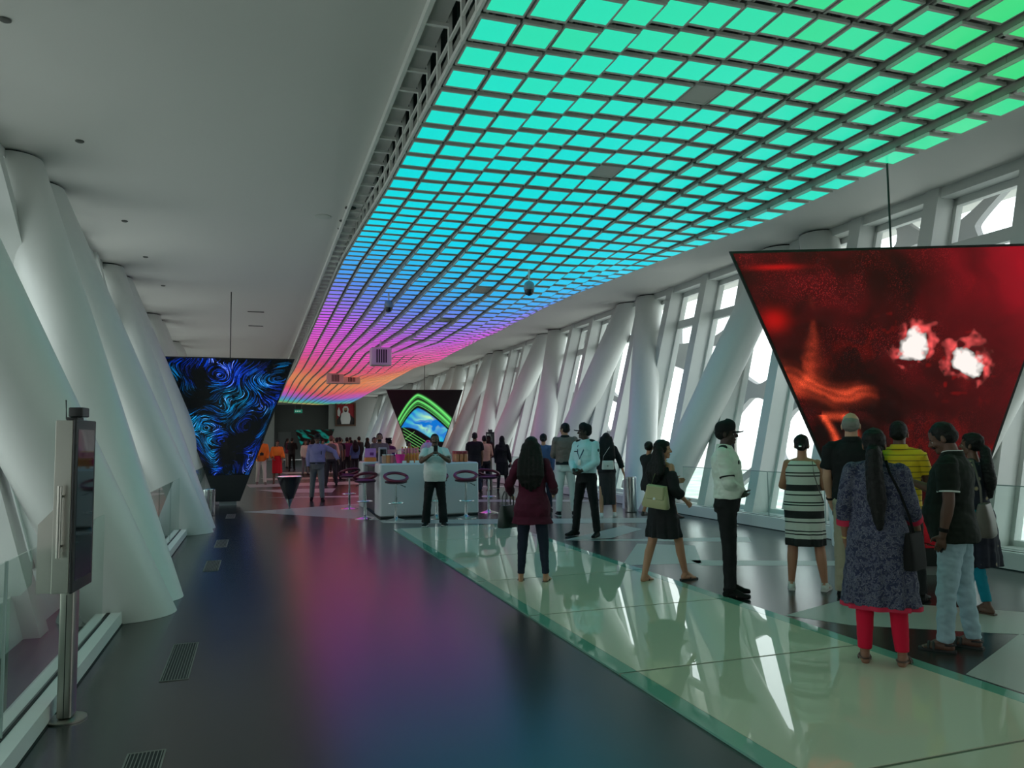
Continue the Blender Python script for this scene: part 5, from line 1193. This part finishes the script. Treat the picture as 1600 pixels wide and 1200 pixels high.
P = Person('guard in a lavender shirt and cap walking forward, one arm stretched out', (1.51, 20.4), 1.73, 176, 'm', 1.08, belly=.06, skin='deep', legs=((10, 3, 4), (-8, 3, 8)), arms=((8, 62, 14, -6), (2, 10, 14, 4)), vox=.010, head=(-6, 4))
P.top('shirt', C['lav'], hem=.97, sleeve=1.95, loose=.022, r=(.070, .062, .048), wr=.009); P.trousers('trousers', C['greytrouser'], ankle=.0, w=1.06); P.band('belt', C['black'], 1.0, .035, .024); P.shoes(M_LEATHER); P.hair('short'); P.cap(C['black']); P.collar(C['lav'])
b = MB(); q = P.U((-.09, .152, 1.26)); b.rbox(q, (.02, .008, .09), .003); P.hard(b, 'pen', C['black'])

P = Person('man in an orange shirt and cream trousers beside the blue screen', (.19, 29.2), 1.74, 176, 'm', skin='brown', legs=((10, 3, 4), (-8, 3, 6)), arms=((4, 10, 30, 10), (4, 12, 40, 20)), vox=.012)
P.top('shirt', C['orange'], hem=.84, sleeve=1.9, loose=.02); P.trousers('trousers', C['cream'], ankle=.0, w=1.05); P.shoes(C['taupe']); P.hair('short')
def camera_obj(label, pos, rz):
    b = MB(); b.rbox((0, 0, 0), (.13, .07, .09), .015); b.rbox((0, 0, .055), (.05, .05, .03), .01); t = held('camera', label, 'camera', b, M_BLACK, pos, rz); q = MB(); q.lathe([(.036, 0), (.036, .06), (.033, .075), (.028, .075), (.02, .065)], seg=20); o = q.build('lens', M_BLACK, t); o.rotation_euler = (-math.pi / 2, 0, 0); return t
camera_obj('black camera hanging on the chest of the man in orange', P.world((0, .19, 1.10)), P.root.rotation_euler[2])
P = Person('woman in a bright red dress with an orange shawl beside the man in orange', (.74, 29.3), 1.60, 176, 'f', 1.05, skin='brown', legs=((4, 2, 3), (-4, 2, 4)), arms=((6, 12, 30, 5), (6, 12, 50, 20)), vox=.012, pants=False)
P.dress('dress', C['redskirt'], hem=.42, hemr=(.19, .15), wr=.006); P.top('shawl', C['orange'], hem=1.12, sleeve=1.5, loose=.03, r=(.075, .08, .08)); P.sandals(M_BROWNL); P.hair('bun')

P = Person('man in a brown sleeveless vest, back turned, behind the lavender guard', (2.47, 27.1), 1.73, -4, 'm', 1.05, skin='pale', legs=((0, 7, 1), (2, 8, 1)), arms=((6, 14, 40, 10), (6, 14, 40, 10)), vox=.012)
P.top('vest', C['grey'], hem=.92, sleeve=0, loose=.02); P.top('shirt', C['peach'], hem=1.1, sleeve=1.9, loose=.010); P.trousers('trousers', C['darkgrey'], ankle=.0, w=1.05); P.shoes(M_LEATHER); P.hair('short', mat('brown_hair', S(90, 50, 34), .6))

P = Person('man in a black shirt and dark trousers, back turned, right of the white counter', (6.03, 21.4), 1.75, 4, 'm', 1.06, skin='brown', legs=((0, 5, 1), (2, 5, 2)), vox=.011)
P.top('shirt', C['black'], hem=.86, sleeve=.7, loose=.018, r=(.074, .072, .06)); P.trousers('trousers', C['navyjean'], ankle=.0); P.shoes(M_LEATHER); P.hair('short')
P = Person('person in a peach shirt and grey trousers beside the man in black', (6.50, 22.0), 1.66, -20, 'm', skin='tan', legs=((0, 4, 1), (2, 4, 2)), arms=((6, 8, 12, 5), (14, 16, 50, 10)), vox=.011, head=(20, 0))
P.top('shirt', C['peach'], hem=.93, sleeve=1.9, loose=.018); P.trousers('trousers', C['darkgrey'], ankle=.05, w=1.1); P.sandals(M_BROWNL); P.hair('short')
P = Person('woman in a black headscarf and long black coat walking away along the right windows', (6.91, 21.55), 1.64, 6, 'f', skin='tan', legs=((-6, 3, 4), (8, 3, 4)), arms=((4, 10, 12, 4), (6, 14, 14, -2)), vox=.010)
P.dress('coat', C['black'], hem=.52, hemr=(.19, .15), sleeve=1.95, r=(.072, .064, .055), loose=.022); P.trousers('leggings', C['black2'], ankle=.02, w=.9, taper=.05); P.shoes(C['black2']); P.hijab(C['black'], 1.28)
q = P.world(P.palm[1][0] + Vector((.02, 0, -.05))); camera_obj('black camera held low by the woman in the black headscarf', q, .5)

# ---- behind the counter and the far crowd ---------------------------
def simple(label, pos, H, face, sex, top, bot, hair='short', skin='brown', arms=RELAX, group=None, dress=None, long=.6, vox=.014, scarf=None):
    P = Person(label, pos, H, face, sex, skin=skin, arms=arms, vox=vox, group=group)
    if dress: P.dress('dress', dress, hem=.30, hemr=(.2, .16), sleeve=1.8, wr=.006)
    else: P.top('shirt', top, hem=.86, sleeve=long, loose=.018); P.trousers('trousers', bot, ankle=.0, w=1.03)
    P.shoes(C['black2'])
    if scarf: P.hijab(scarf, 1.25)
    else: P.hair(hair)
    return P
HOLD = ((26, 10, 80, 25), (26, 10, 80, 25))
P = simple('bearded shopkeeper in a brown shirt with a strap, standing inside the white counter', (3.04, 19.9), 1.74, 178, 'm', C['brownshirt'], C['black2'], arms=HOLD, long=1.9, vox=.011)
b = MB(); b.ball(P.hp(0, .06, .03), (.058, .052, .038), P.Hm.to_3x3()); P.hard(b, 'beard', M_HAIR)
simple('dark haired person standing just behind the bearded shopkeeper, on his right', (3.45, 23.6), 1.65, 170, 'm', C['black2'], C['black2'], arms=HOLD)
simple('person with bushy dark hair behind the counter in a purple top', (3.95, 23.9), 1.62, 20, 'm', C['purple'], C['black2'], hair='curly')
simple('woman in black bending over goods behind the counter below the green screen', (4.40, 23.0), 1.52, 150, 'f', C['black'], C['black2'], hair='bun', long=1.9, arms=HOLD)
simple('person in a black robe holding a phone before the far right columns', (5.52, 40.2), 1.70, 120, 'f', C['black'], C['black'], dress=C['black'], arms=HOLD, scarf=C['black'])
simple('person in a flower print top in the crowd', (4.20, 36.0), 1.58, 10, 'f', M_FLOWER, C['navyjean'], hair='pony', long=1.5)
simple('tall man in a dark jacket at the right edge of the crowd', (4.62, 36.6), 1.74, -30, 'm', C['black2'], C['darkgrey'], long=1.9)
simple('man in a plum shirt in the middle of the crowd, turned away', (3.80, 34.2), 1.70, 0, 'm', C['purple'], C['black2'], long=1.9)
simple('man in a black shirt in the crowd beside the brown vest man', (3.30, 32.4), 1.70, 5, 'm', C['black'], C['black'], long=.7)
simple('dark haired man at the back of the crowd, seen between two others', (3.62, 38.6), 1.72, 170, 'm', C['darkgrey'], C['black2'])
simple('woman with curly hair at the back of the crowd', (4.20, 40.5), 1.68, 175, 'f', C['taupe'], C['black2'], hair='curly')
simple('woman in purple just left of the man in the brown vest', (2.62, 32.6), 1.62, 150, 'f', C['purple'], C['black2'], hair='bun', long=1.9, arms=HOLD)
simple('person in a cream top beyond the lavender guard, left shoulder showing', (2.16, 36.4), 1.60, 170, 'f', C['cream'], C['greytrouser'], hair='long', long=1.9)
simple('person in black with folded arms standing alone left of the lavender guard', (1.80, 42.0), 1.74, 10, 'm', C['black'], C['black'], long=1.9, arms=HOLD)
simple('slim woman in a maroon top far off before the grey door', (1.72, 46.0), 1.72, 60, 'f', C['maroon'], C['taupe'], hair='pony', long=0.0)
simple('man in a grey top in the crowd just behind the brown vest man, right', (3.02, 30.6), 1.68, 20, 'm', C['grey'], C['black2'], long=.7)
simple('woman in a blue top in the crowd before the portrait wall', (4.02, 33.2), 1.58, -20, 'f', C['blue'], C['black2'], hair='long', long=1.5)
simple('man in a white shirt far back in the crowd near the dark portal', (2.9, 44.0), 1.74, 175, 'm', C['cream'], C['darkgrey'], long=1.9)
simple('woman in a turquoise top far back in the crowd below the portrait', (4.9, 43.0), 1.62, 160, 'f', C['turq'], C['black2'], hair='bun', long=1.5)
simple('man in a maroon shirt at the back of the crowd below the portrait', (5.3, 46.0), 1.76, 10, 'm', C['maroon'], C['black2'], long=.7)
simple('man in a beige shirt deep in the crowd beside the dark portal edge', (4.5, 48.0), 1.76, 170, 'm', C['beige'], C['navyjean'], long=.7)
simple('person in a pale lavender top far off between the lavender guard and the portal', (2.5, 39.0), 1.64, 20, 'f', C['lav'], C['black2'], hair='pony', long=1.5)
